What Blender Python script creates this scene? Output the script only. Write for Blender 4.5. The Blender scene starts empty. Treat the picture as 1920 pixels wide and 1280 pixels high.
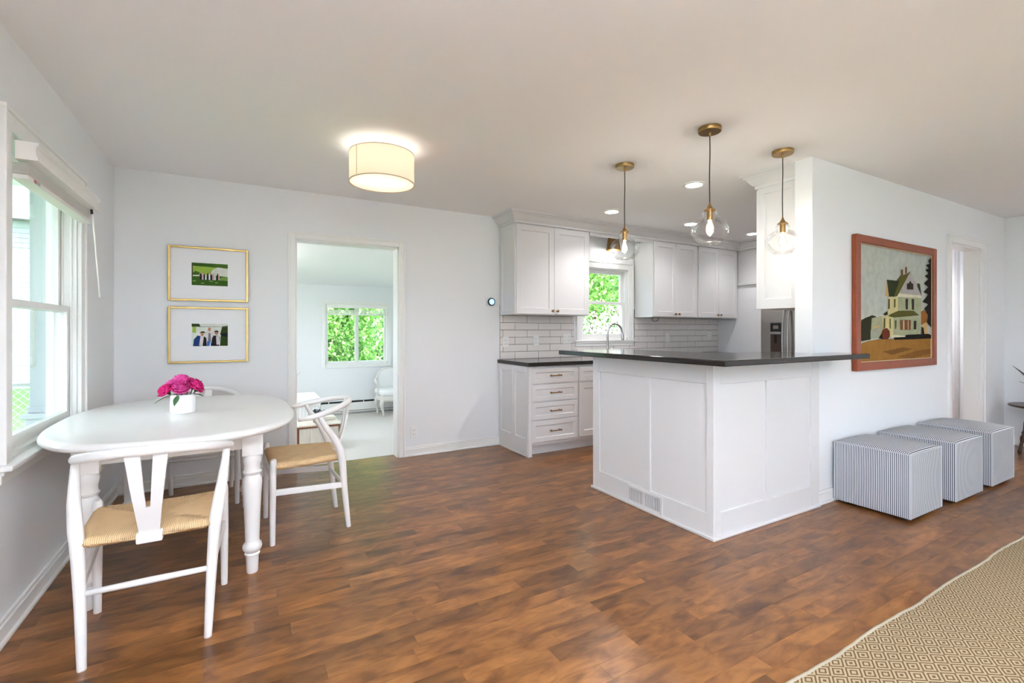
import bpy, bmesh, math, random
from mathutils import Vector, Matrix, Euler
PI = math.pi
S = bpy.context.scene
COL = S.collection

# ------------------------------------------------------------------ camera, world, sun, exposure
FPX, YAW, HORIZON, CAM_H = 890.6, math.radians(29.56), 619.3, 1.2255
cam = bpy.data.objects.new('camera', bpy.data.cameras.new('camera'))
COL.objects.link(cam)
cam.location = (0, 0, CAM_H)
cam.rotation_euler = (PI / 2, 0, -YAW)
cam.data.sensor_width = 36
cam.data.lens = FPX / 1920 * 36
cam.data.shift_y = -(640 - HORIZON) / 1920
cam.data.clip_start = 0.05
S.camera = cam

SKY = 3.2
world = bpy.data.worlds.new('overcast_sky'); S.world = world
world.use_nodes = True
bg = world.node_tree.nodes['Background']
bg.inputs[0].default_value = (0.88, 0.925, 1.0, 1)
bg.inputs[1].default_value = SKY
sun = bpy.data.objects.new('sun', bpy.data.lights.new('sun', 'SUN'))
COL.objects.link(sun)
sun.data.energy = 5.0
sun.data.angle = math.radians(3)
sun.data.color = (1, .96, .88)
sun.rotation_euler = Vector((-0.06, 0.55, -1.0)).to_track_quat('-Z', 'Y').to_euler()

S.view_settings.view_transform = 'Standard'
S.view_settings.look = 'None'
S.view_settings.gamma = 1
S.view_settings.use_curve_mapping = False
S.view_settings.exposure = 1.27
S.view_settings.use_white_balance = True
S.view_settings.white_balance_temperature = 5900
S.view_settings.white_balance_tint = 10
S.cycles.use_denoising = True
S.cycles.max_bounces = 14
S.cycles.diffuse_bounces = 7
S.cycles.transparent_max_bounces = 24
S.cycles.sample_clamp_indirect = 20
S.cycles.caustics_reflective = False
S.cycles.caustics_refractive = False

# ------------------------------------------------------------------ materials
def srgb(r, g, b):
    f = lambda c: (c / 255 / 12.92) if c / 255 <= .04045 else ((c / 255 + .055) / 1.055) ** 2.4
    return (f(r), f(g), f(b), 1)

def nodes_of(m):
    m.use_nodes = True
    nt = m.node_tree
    return nt, nt.nodes, nt.links, nt.nodes['Principled BSDF']

def mat(name, col, rough=.5, metal=0, spec=.5, noise=None, bump=None, coat=0, sheen=0, emit=None, transl=0):
    """noise=(scale, amount, (sx,sy,sz)); bump=(scale, strength, (sx,sy,sz))"""
    m = bpy.data.materials.new(name)
    nt, N, L, p = nodes_of(m)
    if len(col) == 3: col = (*col, 1)
    p.inputs['Base Color'].default_value = col
    p.inputs['Roughness'].default_value = rough
    p.inputs['Metallic'].default_value = metal
    p.inputs['Specular IOR Level'].default_value = spec
    p.inputs['Coat Weight'].default_value = coat
    p.inputs['Sheen Weight'].default_value = sheen
    if emit:
        p.inputs['Emission Color'].default_value = (*emit[0], 1)
        p.inputs['Emission Strength'].default_value = emit[1]
    tc = N.new('ShaderNodeTexCoord')
    def coords(s):
        mp = N.new('ShaderNodeMapping'); mp.inputs['Scale'].default_value = s
        L.new(tc.outputs['Object'], mp.inputs['Vector']); return mp.outputs[0]
    if noise:
        n = N.new('ShaderNodeTexNoise'); n.inputs['Scale'].default_value = noise[0]; n.inputs['Detail'].default_value = 4
        L.new(coords(noise[2] if len(noise) > 2 else (1, 1, 1)), n.inputs['Vector'])
        mx = N.new('ShaderNodeMix'); mx.data_type = 'RGBA'
        a = noise[1]
        mx.inputs['A'].default_value = tuple(max(0, c * (1 - a)) for c in col[:3]) + (1,)
        mx.inputs['B'].default_value = tuple(min(1, c * (1 + a)) for c in col[:3]) + (1,)
        L.new(n.outputs['Fac'], mx.inputs['Factor']); L.new(mx.outputs['Result'], p.inputs['Base Color'])
    if bump:
        n = N.new('ShaderNodeTexNoise'); n.inputs['Scale'].default_value = bump[0]; n.inputs['Detail'].default_value = 3
        L.new(coords(bump[2] if len(bump) > 2 else (1, 1, 1)), n.inputs['Vector'])
        b = N.new('ShaderNodeBump'); b.inputs['Strength'].default_value = bump[1]; b.inputs['Distance'].default_value = .01
        L.new(n.outputs['Fac'], b.inputs['Height']); L.new(b.outputs[0], p.inputs['Normal'])
    if transl:
        t = N.new('ShaderNodeBsdfTranslucent'); t.inputs[0].default_value = col
        ms = N.new('ShaderNodeMixShader'); ms.inputs[0].default_value = transl
        out = N['Material Output']
        L.new(p.outputs[0], ms.inputs[1]); L.new(t.outputs[0], ms.inputs[2]); L.new(ms.outputs[0], out.inputs[0])
    return m

def glass_mat(name, tint=(1, 1, 1), refl=.06, edge=.0):
    m = bpy.data.materials.new(name)
    nt, N, L, p = nodes_of(m)
    N.remove(p)
    tr = N.new('ShaderNodeBsdfTransparent'); tr.inputs[0].default_value = (*tint, 1)
    gl = N.new('ShaderNodeBsdfGlossy'); gl.inputs['Roughness'].default_value = .02
    lw = N.new('ShaderNodeLayerWeight'); lw.inputs['Blend'].default_value = .25
    ma = N.new('ShaderNodeMath'); ma.operation = 'MULTIPLY_ADD'
    ma.inputs[1].default_value = edge; ma.inputs[2].default_value = refl
    L.new(lw.outputs['Fresnel'], ma.inputs[0])
    ms = N.new('ShaderNodeMixShader')
    L.new(ma.outputs[0], ms.inputs[0]); L.new(tr.outputs[0], ms.inputs[1]); L.new(gl.outputs[0], ms.inputs[2])
    L.new(ms.outputs[0], N['Material Output'].inputs[0])
    return m

def floor_mat():
    m = bpy.data.materials.new('stained_maple_planks')
    nt, N, L, p = nodes_of(m)
    geo = N.new('ShaderNodeNewGeometry')
    at = N.new('ShaderNodeAttribute'); at.attribute_name = 'tone'
    sep = N.new('ShaderNodeSeparateColor'); L.new(at.outputs['Color'], sep.inputs[0])
    off = N.new('ShaderNodeVectorMath'); off.operation = 'MULTIPLY_ADD'
    L.new(at.outputs['Color'], off.inputs[0]); off.inputs[1].default_value = (37, 53, 29)
    L.new(geo.outputs['Position'], off.inputs[2])
    def noise(scale, stretch, detail=4, dist=0):
        mp = N.new('ShaderNodeMapping'); mp.inputs['Scale'].default_value = stretch
        L.new(off.outputs[0], mp.inputs[0])
        n = N.new('ShaderNodeTexNoise'); n.inputs['Scale'].default_value = scale; n.inputs['Detail'].default_value = detail
        n.inputs['Distortion'].default_value = dist
        L.new(mp.outputs[0], n.inputs['Vector']); return n.outputs['Fac']
    blot = noise(5.0, (1, 2.4, 1), 6, .9)
    grain = noise(30, (.6, 9, 1), 3, .3)
    streak = noise(6.5, (.9, 3.2, 1), 6, 1.4)
    r1 = N.new('ShaderNodeValToRGB'); L.new(blot, r1.inputs[0])
    e = r1.color_ramp.elements
    e[0].position = .28; e[0].color = srgb(88, 52, 24)
    e[1].position = .70; e[1].color = srgb(158, 107, 57)
    k = e.new(.46); k.color = srgb(122, 79, 40)
    # per-plank tone
    mr = N.new('ShaderNodeMapRange'); L.new(sep.outputs[0], mr.inputs[0])
    mr.inputs[3].default_value = .70; mr.inputs[4].default_value = 1.22
    hs = N.new('ShaderNodeHueSaturation'); L.new(r1.outputs[0], hs.inputs['Color']); L.new(mr.outputs[0], hs.inputs['Value'])
    hs.inputs['Saturation'].default_value = 1.0
    # dark mineral streaks
    r2 = N.new('ShaderNodeValToRGB'); L.new(streak, r2.inputs[0])
    e = r2.color_ramp.elements; e[0].position = .30; e[0].color = (.46, .38, .32, 1); e[1].position = .50; e[1].color = (1, 1, 1, 1)
    mu = N.new('ShaderNodeMix'); mu.data_type = 'RGBA'; mu.blend_type = 'MULTIPLY'; mu.inputs['Factor'].default_value = .5
    L.new(hs.outputs[0], mu.inputs['A']); L.new(r2.outputs[0], mu.inputs['B'])
    r3 = N.new('ShaderNodeMapRange'); L.new(grain, r3.inputs[0]); r3.inputs[3].default_value = .86; r3.inputs[4].default_value = 1.12
    mu2 = N.new('ShaderNodeMix'); mu2.data_type = 'RGBA'; mu2.blend_type = 'MULTIPLY'; mu2.inputs['Factor'].default_value = 1
    L.new(mu.outputs['Result'], mu2.inputs['A']); L.new(r3.outputs[0], mu2.inputs['B'])
    L.new(mu2.outputs['Result'], p.inputs['Base Color'])
    p.inputs['Roughness'].default_value = .28
    p.inputs['Specular IOR Level'].default_value = .5
    return m

def stripe_mat():
    """ticking stripes: the box faces carry a 'stripe' attribute in metres"""
    m = bpy.data.materials.new('ticking_stripe_fabric')
    nt, N, L, p = nodes_of(m)
    at = N.new('ShaderNodeAttribute'); at.attribute_name = 'stripe'
    ma = N.new('ShaderNodeMath'); ma.operation = 'MULTIPLY'; ma.inputs[1].default_value = 2 * PI / .0104
    L.new(at.outputs['Fac'], ma.inputs[0])
    si = N.new('ShaderNodeMath'); si.operation = 'SINE'; L.new(ma.outputs[0], si.inputs[0])
    r = N.new('ShaderNodeValToRGB'); mr = N.new('ShaderNodeMapRange'); mr.inputs[1].default_value = -1
    L.new(si.outputs[0], mr.inputs[0]); L.new(mr.outputs[0], r.inputs[0])
    e = r.color_ramp.elements; e[0].position = .46; e[0].color = srgb(82, 88, 100); e[1].position = .58; e[1].color = srgb(226, 228, 230)
    n = N.new('ShaderNodeTexNoise'); n.inputs['Scale'].default_value = 300
    tc = N.new('ShaderNodeTexCoord'); L.new(tc.outputs['Object'], n.inputs['Vector'])
    b = N.new('ShaderNodeBump'); b.inputs['Strength'].default_value = .15; b.inputs['Distance'].default_value = .002
    L.new(n.outputs['Fac'], b.inputs['Height']); L.new(b.outputs[0], p.inputs['Normal'])
    L.new(r.outputs[0], p.inputs['Base Color']); p.inputs['Roughness'].default_value = .95; p.inputs['Specular IOR Level'].default_value = .1
    return m

def cord_mat():
    m = bpy.data.materials.new('woven_paper_cord')
    nt, N, L, p = nodes_of(m)
    at = N.new('ShaderNodeAttribute'); at.attribute_name = 'stripe'
    ma = N.new('ShaderNodeMath'); ma.operation = 'MULTIPLY'; ma.inputs[1].default_value = 2 * PI / .0062
    L.new(at.outputs['Fac'], ma.inputs[0])
    si = N.new('ShaderNodeMath'); si.operation = 'SINE'; L.new(ma.outputs[0], si.inputs[0])
    mr = N.new('ShaderNodeMapRange'); mr.inputs[1].default_value = -1; L.new(si.outputs[0], mr.inputs[0])
    r = N.new('ShaderNodeValToRGB'); L.new(mr.outputs[0], r.inputs[0])
    e = r.color_ramp.elements; e[0].position = .0; e[0].color = srgb(190, 154, 108); e[1].position = .45; e[1].color = srgb(240, 208, 160)
    tc = N.new('ShaderNodeTexCoord')
    n = N.new('ShaderNodeTexNoise'); n.inputs['Scale'].default_value = 14; L.new(tc.outputs['Object'], n.inputs['Vector'])
    m2 = N.new('ShaderNodeMapRange'); L.new(n.outputs['Fac'], m2.inputs[0]); m2.inputs[3].default_value = .86; m2.inputs[4].default_value = 1.1
    mu = N.new('ShaderNodeMix'); mu.data_type = 'RGBA'; mu.blend_type = 'MULTIPLY'; mu.inputs['Factor'].default_value = 1
    L.new(r.outputs[0], mu.inputs['A']); L.new(m2.outputs[0], mu.inputs['B'])
    L.new(mu.outputs['Result'], p.inputs['Base Color'])
    b = N.new('ShaderNodeBump'); b.inputs['Strength'].default_value = .6; b.inputs['Distance'].default_value = .002
    L.new(mr.outputs[0], b.inputs['Height']); L.new(b.outputs[0], p.inputs['Normal'])
    p.inputs['Roughness'].default_value = .8
    return m

def rug_mat():
    m = bpy.data.materials.new('woven_diamond_jute')
    nt, N, L, p = nodes_of(m)
    tc = N.new('ShaderNodeTexCoord'); sp = N.new('ShaderNodeSeparateXYZ'); L.new(tc.outputs['Object'], sp.inputs[0])
    def M(op, a, b=None):
        n = N.new('ShaderNodeMath'); n.operation = op
        for i, v in enumerate((a, b)):
            if v is None: continue
            if isinstance(v, (int, float)): n.inputs[i].default_value = v
            else: L.new(v, n.inputs[i])
        return n.outputs[0]
    def tri(o, per): return M('ABSOLUTE', M('SUBTRACT', M('FRACT', M('DIVIDE', o, per)), .5))
    a = M('ADD', tri(sp.outputs[0], .088), tri(sp.outputs[1], .060))
    ring = M('FRACT', M('MULTIPLY', a, 4.0))
    lines = M('GREATER_THAN', ring, .56)
    n = N.new('ShaderNodeTexNoise'); n.inputs['Scale'].default_value = 220; L.new(tc.outputs['Object'], n.inputs['Vector'])
    mx = N.new('ShaderNodeMix'); mx.data_type = 'RGBA'; L.new(lines, mx.inputs['Factor'])
    mx.inputs['A'].default_value = srgb(176, 158, 128); mx.inputs['B'].default_value = srgb(108, 86, 60)
    mr = N.new('ShaderNodeMapRange'); L.new(n.outputs['Fac'], mr.inputs[0]); mr.inputs[3].default_value = .8; mr.inputs[4].default_value = 1.2
    mu = N.new('ShaderNodeMix'); mu.data_type = 'RGBA'; mu.blend_type = 'MULTIPLY'; mu.inputs['Factor'].default_value = 1
    L.new(mx.outputs['Result'], mu.inputs['A']); L.new(mr.outputs[0], mu.inputs['B'])
    L.new(mu.outputs['Result'], p.inputs['Base Color'])
    b = N.new('ShaderNodeBump'); b.inputs['Strength'].default_value = .5; b.inputs['Distance'].default_value = .003
    L.new(n.outputs['Fac'], b.inputs['Height']); L.new(b.outputs[0], p.inputs['Normal'])
    p.inputs['Roughness'].default_value = .95; p.inputs['Specular IOR Level'].default_value = .1
    return m

def leaf_mat(name, c1, c2, c3=None):
    m = bpy.data.materials.new(name)
    nt, N, L, p = nodes_of(m)
    g = N.new('ShaderNodeNewGeometry')
    r = N.new('ShaderNodeValToRGB'); L.new(g.outputs['Random Per Island'], r.inputs[0])
    e = r.color_ramp.elements; e[0].color = c1; e[1].color = c2
    if c3: k = e.new(.55); k.color = c3
    L.new(r.outputs[0], p.inputs['Base Color']); p.inputs['Roughness'].default_value = .5
    t = N.new('ShaderNodeBsdfTranslucent'); L.new(r.outputs[0], t.inputs[0])
    ms = N.new('ShaderNodeMixShader'); ms.inputs[0].default_value = .4
    L.new(p.outputs[0], ms.inputs[1]); L.new(t.outputs[0], ms.inputs[2]); L.new(ms.outputs[0], N['Material Output'].inputs[0])
    return m

M = {}
M['wall'] = mat('wall_paint', srgb(234, 236, 238), .75, spec=.25, bump=(160, .03))
M['ceil'] = mat('ceiling_paint', srgb(243, 243, 243), .85, spec=.15, bump=(120, .03))
M['trim'] = mat('trim_gloss_white', srgb(238, 238, 236), .35, spec=.4)
M['cab'] = mat('cabinet_white', srgb(218, 217, 217), .35, spec=.45)
M['white'] = mat('white_lacquer', srgb(241, 241, 240), .28, spec=.5)
M['chair'] = mat('white_painted_wood', srgb(240, 240, 239), .32, spec=.5, bump=(40, .03))
M['ceramic'] = mat('white_ceramic', srgb(244, 244, 244), .25)
M['plastic'] = mat('white_plastic', srgb(236, 236, 234), .35)
M['socket'] = mat('outlet_slot_grey', srgb(150, 150, 148), .5)
M['granite'] = mat('dark_granite', srgb(32, 27, 24), .10, spec=.45, noise=(220, .6))
M['tile'] = mat('glazed_tile', srgb(233, 228, 224), .14, spec=.55, bump=(9, .12))
M['grout'] = mat('grey_grout', srgb(92, 86, 80), .9)
M['brass'] = mat('aged_brass', srgb(158, 126, 78), .34, metal=1, noise=(30, .15))
M['bronze'] = mat('champagne_bronze', srgb(150, 112, 72), .35, metal=1)
M['gold'] = mat('gold_frame', srgb(190, 162, 98), .35, metal=.85, noise=(25, .12))
M['steel'] = mat('stainless_steel', srgb(176, 170, 164), .30, metal=1, noise=(3, .06, (1, 1, 60)))
M['chrome'] = mat('brushed_nickel', srgb(190, 190, 190), .2, metal=1)
M['black'] = mat('black_plastic', srgb(18, 17, 17), .3)
M['cordblack'] = mat('dark_cord', srgb(52, 44, 40), .7)
M['darkwood'] = mat('dark_walnut', srgb(60, 34, 22), .35, noise=(12, .35, (1, 1, .2)))
M['framewood'] = mat('reddish_frame_wood', srgb(140, 66, 30), .4, noise=(14, .25, (1, 1, 6)))
M['mat_board'] = mat('white_mat_board', srgb(238, 239, 241), .9)
M['floor'] = floor_mat()
M['subfloor'] = mat('subfloor_dark', srgb(40, 22, 10), .8)
M['carpet'] = mat('pale_carpet', srgb(212, 208, 203), 1, spec=.05, noise=(160, .08), bump=(260, .5))
M['stripe'] = stripe_mat()
M['cord'] = cord_mat()
M['rug'] = rug_mat()
M['binding'] = mat('rug_binding', srgb(172, 162, 142), .95, bump=(150, .4))
M['pane'] = glass_mat('window_glass', (.97, .985, .98), .03, .5)
M['globe'] = glass_mat('clear_globe_glass', (.99, .99, .99), .02, .42)
M['bulbglass'] = glass_mat('bulb_glass', (1, .97, .92), .03, .4)
M['shade'] = mat('linen_shade', srgb(240, 228, 206), .9, spec=.1, transl=.22, noise=(300, .04))
M['diffuser'] = mat('acrylic_diffuser', srgb(240, 232, 220), .6, transl=.4)
M['lit'] = mat('lit_led', (1, 1, 1), .5, emit=((1, .95, .9), 20))
M['bulb_lit'] = mat('lit_frosted_bulb', (1, 1, 1), .5, emit=((1, .9, .78), 8))
M['filament'] = mat('lit_filament', (1, 1, 1), .5, emit=((1, .88, .7), 90))
M['blind'] = mat('blind_slat_white', srgb(236, 234, 230), .45)
M['pink'] = mat('peony_pink', srgb(244, 84, 170), .6, noise=(14, .4), transl=.25)
M['pinkdeep'] = mat('peony_deep_pink', srgb(226, 40, 134), .6, noise=(14, .35), transl=.25)
M['leaf'] = mat('flower_leaf_green', srgb(52, 92, 46), .5)
M['display'] = mat('blue_display', srgb(90, 130, 220), .2, emit=((.28, .45, .95), .9))
M['digit'] = mat('display_digit', (1, 1, 1), .3, emit=((.9, .96, 1), 1.2))
M['siding'] = mat('pale_siding', srgb(196, 204, 212), .7)
M['grass'] = mat('lawn_grass', srgb(84, 128, 48), .9, noise=(6, .4), bump=(80, .8))
M['galv'] = mat('galvanised_wire', srgb(196, 200, 200), .4, metal=.6)
M['bark'] = mat('tree_bark', srgb(84, 66, 50), .9, bump=(20, .6))
M['leafA'] = leaf_mat('sunlit_leaves', srgb(84, 136, 44), srgb(236, 244, 190), srgb(140, 190, 80))  # pale ramp end paints sun glints into random leaves
M['leafB'] = leaf_mat('deep_green_highlit_leaves', srgb(66, 116, 56), srgb(200, 226, 176), srgb(112, 164, 92))  # highlights are put into the pale end of this leaf colour too
M['petal'] = leaf_mat('pale_blossom', srgb(210, 170, 176), srgb(250, 240, 240), srgb(236, 214, 216))
M['purple'] = leaf_mat('purple_blossom', srgb(70, 60, 110), srgb(200, 196, 220), srgb(60, 84, 60))
M['slip'] = mat('white_slipcover', srgb(240, 240, 240), .95, spec=.1, bump=(60, .15))
M['antique'] = mat('antique_white_wood', srgb(226, 222, 214), .5, noise=(10, .06))
M['trunkpaint'] = mat('distressed_cream_paint', srgb(222, 214, 202), .7, noise=(9, .16, (6, 6, .5)))
M['trunkrust'] = mat('rusty_brown_edge', srgb(128, 82, 50), .8, noise=(30, .5))
M['pot'] = mat('sage_pot', srgb(150, 160, 142), .5)
M['soil'] = mat('dark_soil', srgb(40, 30, 24), .9)
M['porch'] = mat('porch_white_shade_toned', srgb(178, 184, 190), .6)  # white post and ledge; their shade is put into this greyer colour
M['red'] = mat('sticker_red', srgb(200, 90, 96), .5)
M['greyprint'] = mat('sticker_grey', srgb(176, 180, 180), .5)
M['plantleaf'] = mat('dark_plant_leaf', srgb(34, 44, 30), .4)
def flat(name, rgb, a=.24): return mat(name, srgb(*rgb), .8, spec=.15, noise=(18, a))
ART = {k: flat('paint_' + k, v) for k, v in dict(
    sky=(176, 180, 170), hill=(170, 150, 96), trees=(44, 44, 26), field=(146, 104, 44), field2=(112, 76, 30),
    field3=(122, 82, 34), autumn=(140, 92, 40), tan=(190, 158, 104), cream2=(158, 156, 124), grey=(150, 152, 134),
    cream=(196, 184, 130), wall=(160, 164, 132), roof=(88, 84, 36), roofdark=(44, 50, 26), gable=(164, 158, 154),
    creamlight=(208, 202, 174), brick=(120, 78, 52), dark=(56, 46, 40), black=(24, 20, 14), redbush=(104, 46, 28),
    tree=(26, 20, 16)).items()}
PH = {k: flat('print_' + k, v, .3) for k, v in dict(
    lawn=(62, 96, 36), lawnlight=(120, 156, 72), leafl=(150, 180, 70), leafd=(70, 104, 36), pale=(214, 220, 210), trunk=(84, 78, 60),
    suit=(34, 34, 42), rose=(206, 160, 172), gown=(226, 226, 234), skin=(190, 132, 104), navy=(38, 62, 120),
    shirt=(214, 206, 206), grey=(120, 122, 126), hat=(70, 52, 40), green=(52, 70, 30), blue=(70, 110, 190)).items()}

# ------------------------------------------------------------------ builders
def box(bm, x0, y0, z0, x1, y1, z1, bev=0, seg=2):
    mt = Matrix.Translation(((x0 + x1) / 2, (y0 + y1) / 2, (z0 + z1) / 2)) @ Matrix.Diagonal((abs(x1 - x0), abs(y1 - y0), abs(z1 - z0), 1))
    g = bmesh.ops.create_cube(bm, size=1, matrix=mt)
    if bev:
        ed = list({e for v in g['verts'] for e in v.link_edges})
        bmesh.ops.bevel(bm, geom=ed, offset=bev, segments=seg, affect='EDGES', profile=.5)
    return bm
def B(): return bmesh.new()
def bx(*a, **k): return box(B(), *a, **k)

def tube(bm, pts, rad, n=12, cap=True, flat=None):
    """swept tube; rad a number or list; flat=(sx, sy) squashes the section"""
    pts = [Vector(p) for p in pts]
    if isinstance(rad, (int, float)): rad = [rad] * len(pts)
    rings = []; prev = None
    for i, p in enumerate(pts):
        t = (pts[min(i + 1, len(pts) - 1)] - pts[max(i - 1, 0)]).normalized()
        if prev is None:
            a = Vector((0, 0, 1)) if abs(t.z) < .9 else Vector((1, 0, 0))
            u = t.cross(a).normalized()
        else:
            u = (prev - t * prev.dot(t)).normalized()
        prev = u; w = t.cross(u)
        sx, sy = flat or (1, 1)
        rings.append([bm.verts.new(p + (u * math.cos(k * 2 * PI / n) * sx + w * math.sin(k * 2 * PI / n) * sy) * rad[i]) for k in range(n)])
    for a, b in zip(rings, rings[1:]):
        for k in range(n): bm.faces.new((a[k], a[(k + 1) % n], b[(k + 1) % n], b[k]))
    if cap:
        bm.faces.new(rings[0][::-1]); bm.faces.new(rings[-1])
    return bm

def smoothpath(pts, rad, sub=4):
    """Catmull-Rom resample"""
    P = [Vector(p) for p in pts]; R = rad if isinstance(rad, list) else [rad] * len(pts)
    op, orr = [], []
    for i in range(len(P) - 1):
        p0, p1, p2, p3 = P[max(i - 1, 0)], P[i], P[i + 1], P[min(i + 2, len(P) - 1)]
        for s in range(sub):
            t = s / sub
            op.append(.5 * ((2 * p1) + (p2 - p0) * t + (2 * p0 - 5 * p1 + 4 * p2 - p3) * t * t + (3 * p1 - p0 - 3 * p2 + p3) * t ** 3))
            orr.append(R[i] * (1 - t) + R[i + 1] * t)
    op.append(P[-1]); orr.append(R[-1])
    return op, orr

def lathe(bm, prof, cx=0, cy=0, n=24, cap=True):
    rings = []
    for r, z in prof:
        rings.append([bm.verts.new((cx + r * math.cos(k * 2 * PI / n), cy + r * math.sin(k * 2 * PI / n), z)) for k in range(n)])
    for a, b in zip(rings, rings[1:]):
        for k in range(n): bm.faces.new((a[k], a[(k + 1) % n], b[(k + 1) % n], b[k]))
    if cap:
        if prof[0][0] > 1e-5: bm.faces.new(rings[0][::-1])
        if prof[-1][0] > 1e-5: bm.faces.new(rings[-1])
    return bm

def prism(bm, outline, z0, z1):
    a = [bm.verts.new((x, y, z0)) for x, y in outline]; b = [bm.verts.new((x, y, z1)) for x, y in outline]
    n = len(a)
    for k in range(n): bm.faces.new((a[k], a[(k + 1) % n], b[(k + 1) % n], b[k]))
    bm.faces.new(a[::-1]); bm.faces.new(b)
    return bm

def tagp(o, label=None, cat=None, group=None, kind=None):
    if label: o['label'] = label
    if cat: o['category'] = cat
    if group: o['group'] = group
    if kind: o['kind'] = kind
    return o

def O(name, bm, m, parent=None, loc=None, smooth=False, label=None, cat=None, group=None, kind=None, rot=None):
    if isinstance(bm, bmesh.types.BMesh):
        bmesh.ops.recalc_face_normals(bm, faces=bm.faces[:])
        me = bpy.data.meshes.new(name); bm.to_mesh(me); bm.free()
    else: me = bm
    if m is not None and not me.materials: me.materials.append(M[m] if isinstance(m, str) else m)
    if smooth:
        for p in me.polygons: p.use_smooth = True
        if smooth == 'auto':
            bme = bmesh.new(); bme.from_mesh(me)
            for e in bme.edges:
                if len(e.link_faces) == 2 and e.calc_face_angle(0) > math.radians(38): e.smooth = False
            bme.to_mesh(me); bme.free()
    o = bpy.data.objects.new(name, me); COL.objects.link(o)
    if parent: o.parent = parent
    if loc: o.location = loc
    if rot: o.rotation_euler = rot
    return tagp(o, label, cat, group, kind)

def thing(name, label, cat, loc=(0, 0, 0), rz=0, group=None):
    o = bpy.data.objects.new(name, None); COL.objects.link(o)
    o.empty_display_size = .1
    o.location = loc; o.rotation_euler = (0, 0, rz)
    return tagp(o, label, cat, group)

def struct(name, bm, m, parent=None, smooth=False):
    return O(name, bm, m, parent, smooth=smooth, kind='structure')

def copy_tree(o, parent=None):
    c = o.copy(); COL.objects.link(c); c.parent = parent
    for ch in list(o.children): copy_tree(ch, c)
    return c

def wall_boxes(bm, axis, c0, c1, a0, a1, z0, z1, holes):
    """wall slab between c0..c1 on its thin axis, a0..a1 along, with rectangular holes (a0,a1,z0,z1)"""
    xs = sorted({a0, a1, *[h[0] for h in holes], *[h[1] for h in holes]})
    zs = sorted({z0, z1, *[h[2] for h in holes], *[h[3] for h in holes]})
    for i in range(len(xs) - 1):
        for j in range(len(zs) - 1):
            mx, mz = (xs[i] + xs[i + 1]) / 2, (zs[j] + zs[j + 1]) / 2
            if any(h[0] < mx < h[1] and h[2] < mz < h[3] for h in holes): continue
            if axis == 'Y': box(bm, xs[i], c0, zs[j], xs[i + 1], c1, zs[j + 1])
            else: box(bm, c0, xs[i], zs[j], c1, xs[i + 1], zs[j + 1])
    return bm

def frame_rect(bm, axis, c0, c1, a0, a1, z0, z1, w, bev=.004, wb=None, wt=None):
    """four bars around a rectangle whose OUTER size is a0..a1, z0..z1"""
    wb = w if wb is None else wb; wt = w if wt is None else wt
    for r in ((a0, a0 + w, z0, z1), (a1 - w, a1, z0, z1), (a0 + w, a1 - w, z1 - wt, z1), (a0 + w, a1 - w, z0, z0 + wb)):
        if r[3] - r[2] < 1e-4: continue
        if axis == 'Y': box(bm, r[0], c0, r[2], r[1], c1, r[3], bev)
        else: box(bm, c0, r[0], r[2], c1, r[1], r[3], bev)
    return bm

def shaker(bm, o, u, n, w, h, t=.02, stile=.06, rec=.009, ins=.006, top=None, bot=None):
    """flat-panel front: o = lower corner on the back plane, u = unit vector along width, n = outward normal"""
    o, u, n = Vector(o), Vector(u), Vector(n); z = Vector((0, 0, 1))
    top = stile if top is None else top; bot = stile if bot is None else bot
    def q(a, b, d): return bm.verts.new(o + u * a + z * b + n * d)
    e = .0025
    back = [q(a, b, 0) for a, b in ((0, 0), (w, 0), (w, h), (0, h))]
    side = [q(a, b, t - e) for a, b in ((0, 0), (w, 0), (w, h), (0, h))]
    fr = [q(a, b, t) for a, b in ((e, e), (w - e, e), (w - e, h - e), (e, h - e))]
    i1 = [q(a, b, t) for a, b in ((stile, bot), (w - stile, bot), (w - stile, h - top), (stile, h - top))]
    k = stile + ins
    i2 = [q(a, b, t - rec) for a, b in ((k, bot + ins), (w - k, bot + ins), (w - k, h - top - ins), (k, h - top - ins))]
    for A, C in ((back, side), (side, fr), (fr, i1), (i1, i2)):
        for j in range(4): bm.faces.new((A[j], A[(j + 1) % 4], C[(j + 1) % 4], C[j]))
    bm.faces.new(i2); bm.faces.new(back[::-1])
    return bm

def molding(bm, path, outs, prof):
    """profile (out, z) swept along path nodes (x, y) with mitre vectors outs"""
    rings = [[bm.verts.new((p[0] + o[0] * a, p[1] + o[1] * a, z)) for a, z in prof] for p, o in zip(path, outs)]
    n = len(prof)
    for A, C in zip(rings, rings[1:]):
        for k in range(n): bm.faces.new((A[k], A[(k + 1) % n], C[(k + 1) % n], C[k]))
    bm.faces.new(rings[0][::-1]); bm.faces.new(rings[-1])
    return bm

def leaves(n, size, seed, clusters, spread, flatten=1.0, long=1.7):
    """leaf quads scattered round cluster centres; returns a mesh"""
    rnd = random.Random(seed); V, F = [], []
    for i in range(n):
        c, r = rnd.choice(clusters)
        d = Vector((rnd.gauss(0, 1), rnd.gauss(0, 1), rnd.gauss(0, 1) * flatten)).normalized() * (r * rnd.random() ** .45)
        p = Vector(c) + d
        s = size * (.6 + .8 * rnd.random())
        e = Euler((rnd.uniform(-1.2, 1.2), rnd.uniform(-1.2, 1.2), rnd.uniform(0, 6.28)))
        m = e.to_matrix()
        a = m @ Vector((s * long, 0, 0)); b = m @ Vector((0, s * .5, 0)); k = m @ Vector((0, 0, s * .18))
        base = len(V)
        V += [p - a * .5, p - b + k, p + a * .5, p + b + k]
        F.append((base, base + 1, base + 2, base + 3))
    me = bpy.data.meshes.new('leaves'); me.from_pydata([tuple(v) for v in V], [], F)
    return me

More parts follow.
